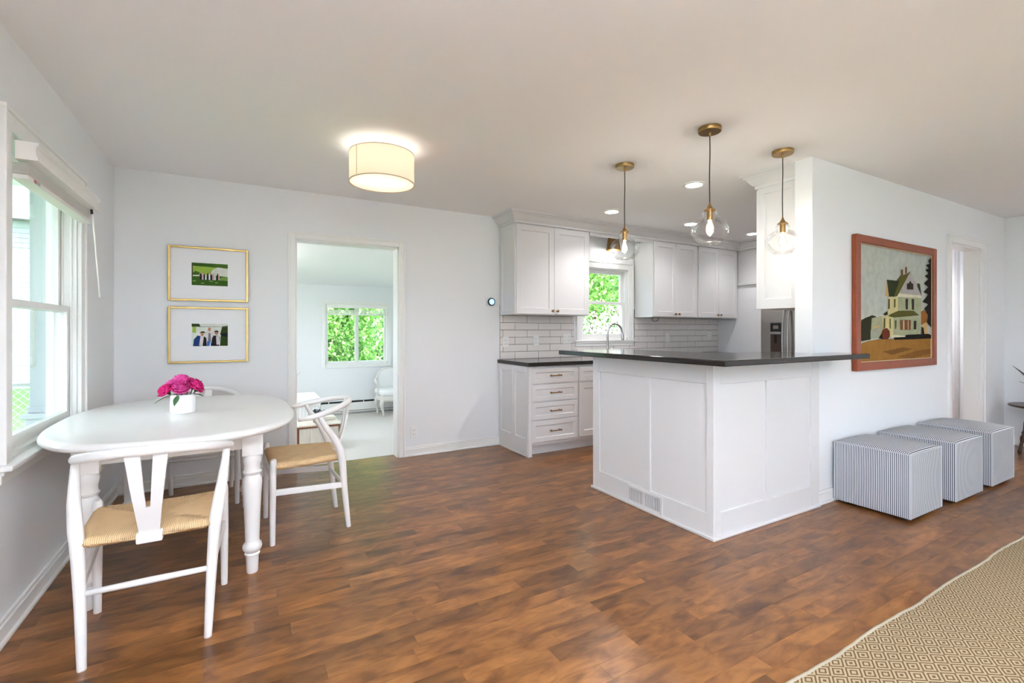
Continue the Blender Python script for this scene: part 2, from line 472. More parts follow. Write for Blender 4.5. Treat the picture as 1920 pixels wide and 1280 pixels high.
def flat_polys(name, parent, origin, u, z, n, w, h, polys, mats, base):
    """flat print: polygons given in 0..1 canvas space, later ones lie a hair in front of earlier ones"""
    o, u, z, n = Vector(origin), Vector(u), Vector(z), Vector(n)
    me = bpy.data.meshes.new(name); V, F, MI = [], [], []
    keys = [base] + sorted({k for k, _ in polys})
    for k in keys: me.materials.append(mats[k])
    for i, (k, pl) in enumerate([(base, [(0, 0), (1, 0), (1, 1), (0, 1)])] + polys):
        s = len(V)
        V += [tuple(o + u * (a * w) + z * (b * h) + n * (i * .00012)) for a, b in pl]
        F.append(tuple(range(s, s + len(pl)))); MI.append(keys.index(k))
    me.from_pydata(V, [], F); me.polygons.foreach_set('material_index', MI); me.update()
    return O(name, me, None, parent)

# ================================================================== THE SETTING
H = 2.44
XL, YB, YP, XR, YR = -.83, 4.52, 1.85, 7.2, -3.6      # left, back, partition, right, rear wall faces
FLOOR_Z2 = -.18                                       # sunroom floor, one step down
YS = 8.37                                             # sunroom far wall

# floor: subfloor with separate planks
fl = struct('floor', bx(XL - .13, YR - .13, -.2, 7.7, 4.66, -.0125), 'subfloor')
def plank_geo(x0, x1, y0, y1, top, tone, V, F, C):
    e = .0004; s = len(V)
    V += [(x0, y0, -.0125), (x1, y0, -.0125), (x1, y1, -.0125), (x0, y1, -.0125),
          (x0 + .0003, y0 + .0003, top - e), (x1 - .0003, y0 + .0003, top - e), (x1 - .0003, y1 - .0003, top - e), (x0 + .0003, y1 - .0003, top - e),
          (x0 + e, y0 + e, top), (x1 - e, y0 + e, top), (x1 - e, y1 - e, top), (x0 + e, y1 - e, top)]
    q = [(8, 9, 10, 11)]
    for a in (0, 4):
        for k in range(4): q.append((a + k, a + (k + 1) % 4, a + 4 + (k + 1) % 4, a + 4 + k))
    F += [tuple(s + i for i in f) for f in q]; C += [tone] * 12
def plank_obj(name, V, F, C, kind=None):
    me = bpy.data.meshes.new(name); me.from_pydata(V, [], F)
    at = me.attributes.new('tone', 'FLOAT_COLOR', 'POINT')
    at.data.foreach_set('color', [c for t in C for c in (*t, 1)])
    return O(name, me, 'floor', fl, kind=kind)
def build_planks():
    rnd = random.Random(11); W = .083; rows = []; s, c = math.sin(YAW), math.cos(YAW)
    y = YR - .02
    while y < 4.655:
        y1 = min(y + W, 4.66); x = XL - .1 - rnd.random()
        while x < 7.6:
            x1 = x + rnd.choice((.32, .45, .6, .75, .9, 1.1, 1.3)) * rnd.uniform(.85, 1.15)
            a, b = max(x, XL - .12), min(x1, 7.65)
            if b - a > .03:
                cx, cy = (a + b) / 2, (y + y1) / 2; d = s * cx + c * cy; sc = 0
                if d > .6 and cy > .93 and not (cx > 2.5 and 1.85 < cy < 3.85) and not (cx > 3.6 and cy > 1.4):
                    u = 960 + FPX * (c * cx - s * cy) / d; v = HORIZON + FPX * CAM_H / d
                    if -150 < u < 2050 and v < 1330: sc = (b - a) * W / d ** 3
                rows.append((sc, a, b, y, y1, rnd.gauss(0, .0001), (rnd.random(), rnd.random(), rnd.random())))
            x = x1
        y = y1
    rows.sort(key=lambda r: -r[0])
    for r in rows[:300]:
        V, F, C = [], [], []
        plank_geo(r[1], r[2], r[3], r[4], r[5], r[6], V, F, C); plank_obj('plank', V, F, C)
    V, F, C = [], [], []
    for r in rows[300:]: plank_geo(r[1], r[2], r[3], r[4], r[5], r[6], V, F, C)
    plank_obj('plank_field', V, F, C, 'stuff')
build_planks()

# ceiling
struct('ceiling', bx(XL - .55, YR - 1.9, H, 8.1, 5.05, H + .2), 'ceil')  # long rear overhang added to keep sun off the living floor

struct('porch_roof', bx(-3.6, .4, H + .02, XL - .56, 5.6, H + .14), 'trim')  # roof enlarged out of view to shade the porch post
# walls
W1 = (2.67, 3.62, .70, 2.03)          # left window opening (y, z)
W5 = (-3.2, -.5, .25, 2.2)         # unseen left-wall window added for daylight in the living area
KW = (3.515, 4.245, 1.11, 1.985)      # kitchen window opening (x, z)
struct('wall_left', wall_boxes(B(), 'X', XL - .13, XL, YR - .13, YB + .14, -.2, H, [W1, W5]), 'wall')
struct('wall_back', wall_boxes(B(), 'Y', YB, YB + .14, XL, 6.9, -.2, H, [(.40, 1.308, -.3, 2.025), KW]), 'wall')
struct('wall_partition', wall_boxes(B(), 'Y', YP, YP + .12, 3.46, 7.7, -.0, H, [(5.775, 6.51, -.1, 2.05)]), 'wall')
W9 = (-3.2, -.9, .98, 2.25)  # unseen right-wall window added to light the left wall
struct('wall_right', wall_boxes(B(), 'X', XR, XR + .13, YR - .13, YP, 0, H, [W9]), 'wall')
W4 = (-.55, 1.1, .40, 2.15)
struct('wall_rear', wall_boxes(B(), 'Y', YR - .13, YR, XL, XR, -.2, H, [W4]), 'wall')
bm = bx(5.995, 3.86, 0, 6.85, YB, H); box(bm, 6.85, 2.88, 0, 6.93, YB, H)
struct('wall_kitchen', bm, 'wall')
bm = bx(5.97, 2.84, 0, 7.62, 2.93, H); box(bm, 7.6, YP + .12, 0, 7.7, 2.93, H)
struct('wall_hall', bm, 'wall')

# sunroom shell
SX0, SX1 = -.9, 2.6
struct('floor_sunroom', bx(SX0, 4.66, FLOOR_Z2 - .1, SX1, YS, FLOOR_Z2), 'carpet')
W2 = (1.19, 2.225, .655, 1.665)       # sunroom window opening (x, z)
W6 = (-.6, .4, .655, 1.665)  # unseen far-wall window added to brighten the sunroom
struct('wall_sunroom_far', wall_boxes(B(), 'Y', YS, YS + .13, SX0 - .1, SX1 + .1, -.28, 2.3, [W2, W6]), 'wall')
W7 = (5.6, 7.4, .6, 1.7)  # unseen side window added for more sunroom daylight
struct('wall_sunroom_left', wall_boxes(B(), 'X', SX0 - .1, SX0, 4.66, YS, -.28, 2.3, [W7]), 'wall')
W8 = (5.6, 7.4, .6, 1.7)  # opposite side window, also added unseen to light the sunroom
struct('wall_sunroom_right', wall_boxes(B(), 'X', SX1, SX1 + .1, 4.66, YS, -.28, 2.3, [W8]), 'wall')
bm = B()
v = [bm.verts.new(p) for p in ((SX0 - .1, 4.66, 2.30), (SX1 + .1, 4.66, 2.30), (SX1 + .1, YS + .5, 1.935), (SX0 - .1, YS + .5, 1.935),
                               (SX0 - .1, 4.66, 2.42), (SX1 + .1, 4.66, 2.42), (SX1 + .1, YS + .5, 2.06), (SX0 - .1, YS + .5, 2.06))]
for f in ((0, 3, 2, 1), (4, 5, 6, 7), (0, 1, 5, 4), (1, 2, 6, 5), (2, 3, 7, 6), (3, 0, 4, 7)): bm.faces.new([v[i] for i in f])
struct('ceiling_sunroom', bm, 'ceil')

# baseboards
def baseboard(bm, axis, face, sgn, a0, a1, h=.092):
    for t0, t, z0, z1 in ((0, .012, h * .8, h), (0, .017, .018, h * .8), (0, .027, 0, .018)):
        lo, hi = sorted((face + sgn * t0, face + sgn * t))
        if axis == 'Y': box(bm, a0, lo, z0, a1, hi, z1, .003, 1)
        else: box(bm, lo, a0, z0, hi, a1, z1, .003, 1)
    return bm
bm = baseboard(B(), 'Y', YB, -1, XL + .027, .338); baseboard(bm, 'Y', YB, -1, 1.366, 2.397)
struct('baseboard_back', bm, 'trim')
struct('baseboard_left', baseboard(B(), 'X', XL, 1, YR, YB), 'trim')
bm = baseboard(B(), 'Y', YP, -1, 3.512, 5.70); baseboard(bm, 'Y', YP, -1, 6.59, XR - .03)
struct('baseboard_partition', bm, 'trim')
struct('baseboard_right', baseboard(B(), 'X', XR, -1, YR, YP), 'trim')
bm = B(); box(bm, SX0, YS - .015, FLOOR_Z2, 1.02, YS, FLOOR_Z2 + .09, .003)
struct('baseboard_sunroom', bm, 'trim')

# door casings
def casing(name, axis, face, sgn, a0, a1, z1, w, thick, depth, zfloor=0):
    """door trim on the room face plus jamb lining through the wall"""
    bm = B()
    lo, hi = sorted((face, face + sgn * .018))
    for r in ((a0 - w, a0, zfloor, z1 + w), (a1, a1 + w, zfloor, z1 + w), (a0, a1, z1, z1 + w)):
        box(bm, r[0], lo, r[2], r[1], hi, r[3], .004)
    lo2, hi2 = sorted((face + sgn * .026, face))
    k = .0012
    for r in ((a0 - w - k, a0 - w + .016, zfloor, z1 + w - .016), (a1 + w - .016, a1 + w + k, zfloor, z1 + w - .016), (a0 - w - k, a1 + w + k, z1 + w - .016, z1 + w + k)):
        box(bm, r[0], lo2, r[2], r[1], hi2 + (.0005 if sgn < 0 else -.0005), r[3], .003, 1)
    root = struct(name, bm, 'trim')
    bm = B()
    lo, hi = sorted((face - sgn * .002, face - sgn * (thick + .004)))
    box(bm, a0 - .001, lo, zfloor, a0 + .012, hi, z1, 0); box(bm, a1 - .012, lo, zfloor, a1 + .001, hi, z1, 0)
    box(bm, a0, lo, z1 - .012, a1, hi, z1 + .001, 0)
    O('jamb', bm, 'trim', root)
    return root
casing('door_1', 'Y', YB, -1, .40, 1.308, 2.025, .058, .14, 0)
casing('door_2', 'Y', YP, -1, 5.775, 6.51, 2.05, .072, .12, 0)

# ---- windows
def double_hung(name, axis, face, out, a0, a1, z0, z1, cas, meet, depth, casing_out=.02, apron=True, horn=.03, stool_out=.035):
    """out = direction (+1/-1) from the room towards outdoors on the thin axis"""
    s = out
    def bxx(bm, c0, c1, p0, p1, q0, q1, bev=.003):
        c0, c1 = sorted((c0, c1))
        if axis == 'Y': box(bm, p0, c0, q0, p1, c1, q1, bev)
        else: box(bm, c0, p0, q0, c1, p1, q1, bev)
    bm = B()
    for r in ((a0 - cas, a0, z0 - .0, z1 + cas), (a1, a1 + cas, z0 - .0, z1 + cas), (a0, a1, z1, z1 + cas)):
        bxx(bm, face, face - s * casing_out, *r)
    k = .0012
    for r in ((a0 - cas - k, a0 - cas + .018, z0, z1 + cas - .018), (a1 + cas - .018, a1 + cas + k, z0, z1 + cas - .018), (a0 - cas - k, a1 + cas + k, z1 + cas - .018, z1 + cas + k)):
        bxx(bm, face, face - s * (casing_out + .009), *r)
    root = struct(name, bm, 'trim')
    bm = B()     # jamb lining with stops
    bxx(bm, face, face + s * depth, a0 - .001, a0 + .012, z0, z1, 0); bxx(bm, face, face + s * depth, a1 - .012, a1 + .001, z0, z1, 0)
    bxx(bm, face, face + s * depth, a0, a1, z1 - .012, z1 + .001, 0); bxx(bm, face, face + s * (depth + .03), a0, a1, z0 - .001, z0 + .018, 0)
    for d0 in (.018, .056, .094):
        bxx(bm, face + s * d0, face + s * (d0 + .008), a1 - .024, a1 - .010, z0, z1, .002)
        bxx(bm, face + s * d0, face + s * (d0 + .008), a0 + .010, a0 + .024, z0, z1, .002)
    O('jamb', bm, 'trim', root)
    bm = B()
    bxx(bm, face + s * .03, face - s * (casing_out + stool_out), a0 - cas - horn, a1 + cas + horn, z0 - .022, z0, .006)
    O('stool', bm, 'trim', root)
    bm = B()
    bxx(bm, face, face - s * .018, a0 - cas - .01, a1 + cas + .01, z0 - .075, z0 - .022, .004)
    bxx(bm, face, face - s * .026, a0 - cas - .01, a1 + cas + .01, z0 - .042, z0 - .022, .006)
    O('apron', bm, 'trim', root)
    st = .042
    for nm, c0, zz0, zz1, wb, wt in (('lower_sash', .030, z0 + .018, meet + .018, .055, .034), ('upper_sash', .066, meet - .016, z1 - .012, .034, .045)):
        bm = B()
        A0, A1 = a0 + .014, a1 - .014
        for r in ((A0, A0 + st, zz0, zz1), (A1 - st, A1, zz0, zz1), (A0 + st, A1 - st, zz0, zz0 + wb), (A0 + st, A1 - st, zz1 - wt, zz1)):
            bxx(bm, face + s * c0, face + s * (c0 + .032), *r)
        sash = O(nm, bm, 'trim', root)
        bm = B(); bxx(bm, face + s * (c0 + .014), face + s * (c0 + .018), A0 + st, A1 - st, zz0 + wb, zz1 - wt, 0)
        O('pane', bm, 'pane', sash)
    return root
double_hung('window_1', 'X', XL, -1, *W1, .085, 1.345, .13)
double_hung('window_3', 'Y', YB, 1, *KW, .085, 1.565, .14, stool_out=.012)

def slider(name, axis, face, out, a0, a1, z0, z1, cas, depth, npan=2):
    s = out
    def bxx(bm, c0, c1, p0, p1, q0, q1, bev=.003):
        c0, c1 = sorted((c0, c1))
        if axis == 'Y': box(bm, p0, c0, q0, p1, c1, q1, bev)
        else: box(bm, c0, p0, q0, c1, p1, q1, bev)
    bm = B()
    for r in ((a0 - cas, a0, z0 - cas, z1 + cas), (a1, a1 + cas, z0 - cas, z1 + cas), (a0, a1, z1, z1 + cas), (a0, a1, z0 - cas, z0)):
        bxx(bm, face, face - s * .018, *r)
    root = struct(name, bm, 'trim')
    bm = B()
    bxx(bm, face, face + s * depth, a0 - .001, a0 + .014, z0, z1, 0); bxx(bm, face, face + s * depth, a1 - .014, a1 + .001, z0, z1, 0)
    bxx(bm, face, face + s * depth, a0, a1, z1 - .014, z1 + .001, 0); bxx(bm, face, face + s * depth, a0, a1, z0 - .001, z0 + .014, 0)
    O('jamb', bm, 'trim', root)
    w = (a1 - a0 - .028) / npan
    for i in range(npan):
        p0 = a0 + .014 + i * w; c = .04 + .03 * (i % 2)
        bm = B(); st = .034
        for r in ((p0, p0 + st, z0 + .014, z1 - .014), (p0 + w - st, p0 + w, z0 + .014, z1 - .014), (p0 + st, p0 + w - st, z0 + .014, z0 + .05), (p0 + st, p0 + w - st, z1 - .05, z1 - .014)):
            bxx(bm, face + s * c, face + s * (c + .028), *r)
        sa = O('sash', bm, 'trim', root)
        bm = B(); bxx(bm, face + s * (c + .012), face + s * (c + .016), p0 + st, p0 + w - st, z0 + .05, z1 - .05, 0)
        O('pane', bm, 'pane', sa)
    return root
slider('window_2', 'Y', YS, 1, *W2, .058, .13)
slider('window_4', 'Y', YR, -1, *W4, .08, .13, 4)
slider('window_added_5', 'X', XL, -1, *W5, .08, .13, 2)
slider('window_added_9', 'X', XR, 1, *W9, .08, .13, 2)
slider('window_added_6', 'Y', YS, 1, *W6, .058, .13, 2)
slider('window_added_7', 'X', SX0, -1, *W7, .058, .10, 3)
slider('window_added_8', 'X', SX1, 1, *W8, .058, .10, 3)

# sunroom window blind, raised
t = thing('window_blind', 'raised white blind at the top of the sunroom window', 'blind', (1.707, YS - .03, 1.50))
bm = bx(-.50, -.05, .10, .50, .02, .165, .006); O('valance', bm, 'blind', t)
for k in range(6): O('slat', bx(-.485, -.02, .004 + k * .012, .485, .018, .011 + k * .012, .001), 'blind', t)
O('bottom_rail', bx(-.49, -.022, -.018, .49, .018, .002, .004), 'blind', t)

# kitchen crown moulding and valance over the sink window
CROWN = [(0, 2.325), (.012, 2.325), (.012, 2.35), (.022, 2.352), (.034, 2.366), (.058, 2.400), (.074, 2.410), (.074, 2.418), (.092, 2.422), (.092, 2.4399), (0, 2.4399)]
bm = molding(B(), [(2.408, YB), (2.408, 4.185), (5.972, 4.185), (5.972, 2.935)], [(-1, 0), (-1, -1), (-1, -1), (-1, 0)], CROWN)
struct('trim_1', bm, 'cab')
struct('trim_2', bx(3.379, 4.19, 2.29, 4.355, 4.21, 2.335, .003), 'cab')
bm = molding(B(), [(3.50, YP + .12), (3.50, 2.285), (4.5, 2.285)], [(-1, 0), (-1, 1), (0, 1)], CROWN)
struct('trim_3', bm, 'cab')

# tiled backsplash
BS0, BS1 = 2.412, 5.99
bs = struct('wall_backsplash', wall_boxes(B(), 'Y', YB - .006, YB, BS0, BS1, .915, 1.395, [(3.40, 4.36, 1.035, 1.5)]), 'grout')
def build_tiles():
    rnd = random.Random(5); th, tw, g = .0752, .3015, .0038
    meshes = {}
    z = .9165; row = 0
    while z < 1.392:
        z1 = min(z + th, 1.393)
        x = BS0 - (.15 if row % 2 else .0) - .12
        while x < BS1:
            a, b = max(x, BS0), min(x + tw, BS1); x += tw + g
            segs = [(a, b)]
            if z1 > 1.037:
                segs = [(p, q, z1) for p, q in ((a, min(b, 3.40)), (max(a, 4.36), b)) if q - p > .012]
                if z < 1.02 and min(b, 4.36) - max(a, 3.40) > .012: segs.append((max(a, 3.40), min(b, 4.36), 1.034))
            else: segs = [(a, b, z1)]
            for p, q, zt in segs:
                if q - p < .012: continue
                k = (round(q - p, 3), round(zt - z, 3))
                if k not in meshes:
                    b_ = bx(-k[0] / 2, -.0035, -k[1] / 2, k[0] / 2, .0035, k[1] / 2, .0018, 1)
                    me = bpy.data.meshes.new('tile'); b_.to_mesh(me); b_.free(); meshes[k] = me
                o = O('tile', meshes[k], 'tile', bs)
                o.location = ((p + q) / 2, YB - .0085 + rnd.uniform(-.0006, .0006), (z + zt) / 2)
                o.rotation_euler = (rnd.gauss(0, .004), 0, rnd.gauss(0, .0025))
        z += th + g; row += 1
build_tiles()

# ================================================================== KITCHEN
def knob(parent, p, n, m='bronze'):
    """round cabinet knob at p pointing along n (axis-aligned)"""
    bm = lathe(B(), [(.006, 0), (.005, .010), (.007, .014), (.0135, .019), (.0145, .025), (.010, .030), (0.0001, .031)], n=14)
    o = O('knob', bm, m, parent, smooth=True)
    o.location = p; o.rotation_euler = Vector(n).to_track_quat('Z', 'Y').to_euler()
    return o
def pull(parent, p, m='bronze', L=.10):
    bm = B()
    tube(bm, [(-L / 2 - .012, -.028, 0), (L / 2 + .012, -.028, 0)], .0052, 8)
    for s in (-1, 1):
        tube(bm, [(s * L / 2, 0, 0), (s * L / 2, -.028, 0)], .0055, 8)
        lathe_b = B()
        lathe_b.free()
        box(bm, s * L / 2 - .008, -.004, -.008, s * L / 2 + .008, 0, .008, .002, 1)
        tube(bm, [(s * (L / 2 + .006), -.028, 0), (s * (L / 2 + .015), -.028, 0)], .008, 8)
    return O('handle', bm, m, parent, loc=p, smooth='auto')

def base_cabinet(name, label, x0, x1, drawers, doors, left_panel=False):
    t = thing(name, label, 'cabinet', (x0, 4.51, 0))
    w = x1 - x0; l = .022 if left_panel else 0
    bm = bx(l, -.59, .10, w, 0, .876); box(bm, l, -.52, 0, w, -.505, .10)
    O('body', bm, 'cab', t)
    if left_panel:
        bm = B()
        n = Vector((-1, 0, 0)); hw = .305
        shaker(bm, (l, 0, .0), (0, -1, 0), n, .30, .876, t=.022, stile=.045, bot=.17, top=.06)
        shaker(bm, (l, -.3005, .0), (0, -1, 0), n, .289, .876, t=.022, stile=.045, bot=.17, top=.06)
        box(bm, -.006, -.614, 0, -.0005, 0, .016, .002, 1)
        O('end_panel', bm, 'cab', t)
        O('corner_stile', bx(.0005, -.612, .0, .04, -.5905, .876, .002, seg=1), 'cab', t)
    for z0, z1, kind in drawers:
        d = B(); shaker(d, (l + .018, -.59, z0), (1, 0, 0), (0, -1, 0), w - l - .026, z1 - z0, t=.02, stile=.042 if kind == 'pull' else .05)
        o = O('drawer', d, 'cab', t)
        if kind == 'pull': pull(o, (l + .018 + (w - l - .026) / 2, -.603, (z0 + z1) / 2))
        else: knob(o, (l + .018 + (w - l - .026) / 2, -.603, (z0 + z1) / 2), (0, -1, 0))
    n = len(doors)
    for i, (z0, z1) in enumerate(doors):
        ww = (w - l - .026 - .004 * (n - 1)) / n; xx = l + .018 + i * (ww + .004)
        d = B(); shaker(d, (xx, -.59, z0), (1, 0, 0), (0, -1, 0), ww, z1 - z0, t=.02)
        o = O('door', d, 'cab', t)
        kx = xx + (ww - .032 if (i == 0) else .032)
        knob(o, (kx, -.61, z1 - .045), (0, -1, 0))
    return t
base_cabinet('base_cabinet', 'white base cabinet of four drawers with bar pulls and panelled end', 2.395, 2.99,
             [(.705, .855, 'pull'), (.53, .68 + .012, 'pull'), (.35, .517, 'pull'), (.135, .337, 'pull')], [], True)
base_cabinet('base_cabinet', 'white base cabinet with one drawer over a door, beside the four-drawer cabinet', 2.99, 3.43, [(.705, .855, 'knob')], [(.135, .69)])
base_cabinet('base_cabinet', 'white two-door sink cabinet under the kitchen window', 3.43, 4.36, [], [(.135, .855), (.135, .855)])
base_cabinet('base_cabinet', 'white two-door base cabinet between sink cabinet and corner cabinet', 4.36, 5.16, [(.705, .855, 'pull')], [(.135, .69), (.135, .69)])
base_cabinet('base_cabinet', 'white two-door base cabinet in the kitchen corner beside the refrigerator', 5.16, 5.985, [(.705, .855, 'pull')], [(.135, .69), (.135, .69)])
O('kitchen_countertop', bx(2.378, 3.872, .877, 5.992, 4.512, .915, .004), 'granite',
  label='dark polished granite counter along the tiled kitchen wall', cat='countertop')

# wall cabinets
def wall_cabinet(label, x0, x1, end=None, fill=0):
    t = thing('wall_cabinet', label, 'cabinet', (x0, YB - .002, 1.39))
    w = x1 - x0
    O('body', bx(.0 if end is None else .02, -.315, 0, w, -.012, .94), 'cab', t)
    if end:
        bm = B(); shaker(bm, (.02, -.012, 0), (0, -1, 0), (-1, 0, 0), .313, .94, t=.02, stile=.05)
        O('end_panel', bm, 'cab', t)
    f = .022
    ww = (w - 2 * f + .012 - .003) / 2
    for i in range(2):
        xx = f - .006 + i * (ww + .003)
        d = B(); shaker(d, (xx, -.315, .006), (1, 0, 0), (0, -1, 0), ww, .925, t=.02, stile=.062)
        o = O('door', d, 'cab', t)
        knob(o, (xx + (ww - .030 if i == 0 else .030), -.335, .042), (0, -1, 0))
    return t
wall_cabinet('white two-door wall cabinet between the thermostat wall and the kitchen window', 2.408, 3.377, True)
wall_cabinet('white two-door wall cabinet directly right of the kitchen window', 4.357, 5.155)
wall_cabinet('white two-door wall cabinet in the kitchen corner beside the refrigerator wall', 5.157, 5.972)
# cabinet on the kitchen side of the partition wall
t = thing('wall_cabinet', 'white wall cabinet with panelled end on the back of the partition wall', 'cabinet', (3.50, YP + .122, 1.39))
O('body', bx(.02, 0, 0, .95, .305, .94), 'cab', t)
bm = B(); shaker(bm, (.02, .305, 0), (0, -1, 0), (-1, 0, 0), .305, .94, t=.02, stile=.048, top=.05, bot=.075); O('end_panel', bm, 'cab', t)
for i in range(2):
    d = B(); shaker(d, (.468 + i * .466, .305, .006), (-1, 0, 0), (0, 1, 0), .46, .925); o = O('door', d, 'cab', t)
    knob(o, (.44 + i * .06, .325, .042), (0, 1, 0))
# cabinet above the refrigerator
t = thing('wall_cabinet', 'white panelled cabinet bridging the wall above the refrigerator', 'cabinet', (5.994, 2.936, 1.875))
O('body', bx(-.012, 0, .0, .0, 1.25, .46), 'cab', t)
O('ledge', bx(-.03, 0, -.03, 0, 1.25, .012, .004), 'cab', t)
bm = B(); box(bm, .0, 0, -.0, .6, .92, .46); O('carcass', bm, 'cab', t)

# backsplash outlets
def outlet(label, loc, n, w=.072, h=.116, two=False):
    t = thing('wall_outlet', label, 'outlet', loc)
    t.rotation_euler = (0, 0, math.atan2(n[0], -n[1]))
    O('cover_plate', bx(-w / 2, -.007, -h / 2, w / 2, 0, h / 2, .003), 'plastic', t)
    for c in ((-w / 4, w / 4) if two else (0,)):
        for s in (-1, 1):
            so = O('socket', bx(c - .017, -.010, s * .021 - .014, c + .017, -.006, s * .021 + .014, .004), 'plastic', t)
            for k in (-1, 1): O('slot', bx(c + k * .006 - .0013, -.0106, s * .021 - .005, c + k * .006 + .0013, -.0098, s * .021 + .006), 'socket', so)
    return t
yb = YB - .0125
outlet('white outlet on the tiles close to the thermostat wall', (2.475, yb, 1.10), (0, -1, 0))
outlet('white outlet on the tiles midway under the left wall cabinet', (2.865, yb, 1.11), (0, -1, 0))
outlet('wide white double outlet on the tiles beside the kitchen window', (3.292, yb, 1.13), (0, -1, 0), .118, .116, True)
outlet('white outlet on the tiles right of the kitchen window', (4.94, yb, 1.13), (0, -1, 0))
outlet('white double outlet on the tiles at the kitchen corner', (5.78, yb, 1.15), (0, -1, 0), .118, .116, True)
outlet('white outlet low on the wall right of the sunroom doorway', (1.458, YB, .232), (0, -1, 0))

# faucet
t = thing('kitchen_faucet', 'brushed nickel gooseneck faucet in front of the kitchen window', 'faucet', (3.73, 4.30, .915))
bm = lathe(B(), [(.028, 0), (.028, .006), (.020, .012), (.017, .05)], n=16); O('base', bm, 'chrome', t, smooth='auto')
p, r = smoothpath([(0, 0, .04), (0, 0, .18), (0, -.005, .30), (.04, -.02, .375), (.105, -.04, .385), (.155, -.055, .34), (.17, -.06, .27)], .0125, 6)
O('spout', tube(B(), p, r, 12), 'chrome', t, smooth=True)
O('spray_head', tube(B(), [(.168, -.06, .285), (.172, -.061, .26), (.178, -.062, .20), (.178, -.062, .195)], [.014, .017, .018, .013], 12), 'chrome', t, smooth='auto')
O('lever', tube(B(), [(.02, 0, .07), (.05, 0, .085), (.10, .0, .13)], [.008, .007, .005], 8), 'chrome', t, smooth=True)

# brass shade over the sink
t = thing('sink_light', 'conical brass light shade over the kitchen window', 'light', (3.88, 4.37, 2.19))
O('lamp_shade', lathe(B(), [(.088, 0), (.060, .17), (.050, .178), (.02, .18), (.02, .176), (.048, .173), (.056, .166), (.084, 0)], n=28, cap=False), 'brass', t, smooth='auto')
O('stem', tube(B(), [(0, 0, .17), (0, 0, .249)], .010, 10), 'brass', t, smooth='auto')
O('bulb', lathe(B(), [(.0001, .01), (.03, .022), (.038, .05), (.03, .08), (.014, .11), (.014, .14)], n=16), mat('lit_sink_bulb', (1, 1, 1), .5, emit=((1, .9, .76), 5)), t, smooth=True)
def point(name, parent, loc, e, col, r):
    l = bpy.data.lights.new(name, 'POINT'); l.energy = e; l.color = col; l.shadow_soft_size = r
    o = bpy.data.objects.new(name, l); COL.objects.link(o); o.parent = parent; o.location = loc
    return o
point('sink_lamp', t, (0, 0, -.03), 1.3, (1, .93, .78), .04)

# loose cable under the right wall cabinets
p, r = smoothpath([(4.50, 4.33, 1.388), (4.485, 4.33, 1.365), (4.50, 4.33, 1.345), (4.545, 4.325, 1.342), (4.58, 4.32, 1.36), (4.585, 4.32, 1.389)], .0035, 5)
O('light_cable', tube(B(), p, r, 6), 'cordblack', smooth=True, label='dark loose cable loop hanging under the cabinet right of the window', cat='cable')

# ---- peninsula
PX, PY = 2.384, 1.825
t = thing('kitchen_peninsula', 'white panelled kitchen peninsula with black bar top above', 'peninsula', (PX, PY, 0))
bm = prism(B(), [(.012, .012), (1.068, .012), (1.068, .325), (.47, .325), (.47, 1.083), (.012, 1.083)], .0, 1.032)
O('body', bm, 'cab', t)
bm = B()     # long left face, normal -x
for y0, y1, z0, z1 in ((.0, .05, 0, 1.032), (.497, .555, .145, .91), (1.018, 1.095, 0, 1.032), (.05, 1.018, .91, 1.032), (.05, 1.018, 0, .145)):
    box(bm, 0, y0, z0, .0125, y1, z1, .0015, 1)
O('side_panel_frame', bm, 'cab', t)
bm = B()     # front face, normal -y
for x0, x1, z0, z1 in ((.0127, .066, 0, 1.032), (.512, .582, .155, .91), (1.018, 1.116, 0, 1.032), (.066, 1.018, .91, 1.032), (.066, 1.018, 0, .155)):
    box(bm, x0, 0.0002, z0, x1, .0125, z1, .0012, 1)
O('front_panel_frame', bm, 'cab', t)
bm = bx(-.014, -.014, 0, .002, 1.105, .018, .004); box(bm, .002, -.014, 0, 1.12, .002, .018, .004)
O('base_moulding', bm, 'cab', t)
vg = O('vent_grille', frame_rect(B(), 'X', -.008, .001, .385, .705, .016, .135, .016, .002), 'cab', t, label='white floor-level air vent')
O('vent_mullion', bx(-.006, .535, .03, 0, .555, .12), 'cab', vg)
O('vent_back', bx(-.0012, .40, .03, -.0004, .69, .12), 'black', vg)
for y0 in (.402, .556):
    for k in range(9):
        O('slat', bx(-.006, y0 + k * .0148, .031, -.001, y0 + k * .0148 + .0075, .12), 'cab', vg)

bm = prism(B(), [(2.20, 1.615), (3.725, 1.615), (3.74, 1.63), (3.74, 1.846), (3.456, 1.846), (3.456, 2.17), (2.87, 2.17), (2.87, 3.12), (2.20, 3.12)], 1.0335, 1.067)
bmesh.ops.bevel(bm, geom=[e for e in bm.edges if abs(e.verts[0].co.z - e.verts[1].co.z) < 1e-4], offset=.005, segments=2, affect='EDGES', profile=.5)
O('bar_countertop', bm, 'granite', label='L-shaped black granite bar top on the white peninsula', cat='countertop')

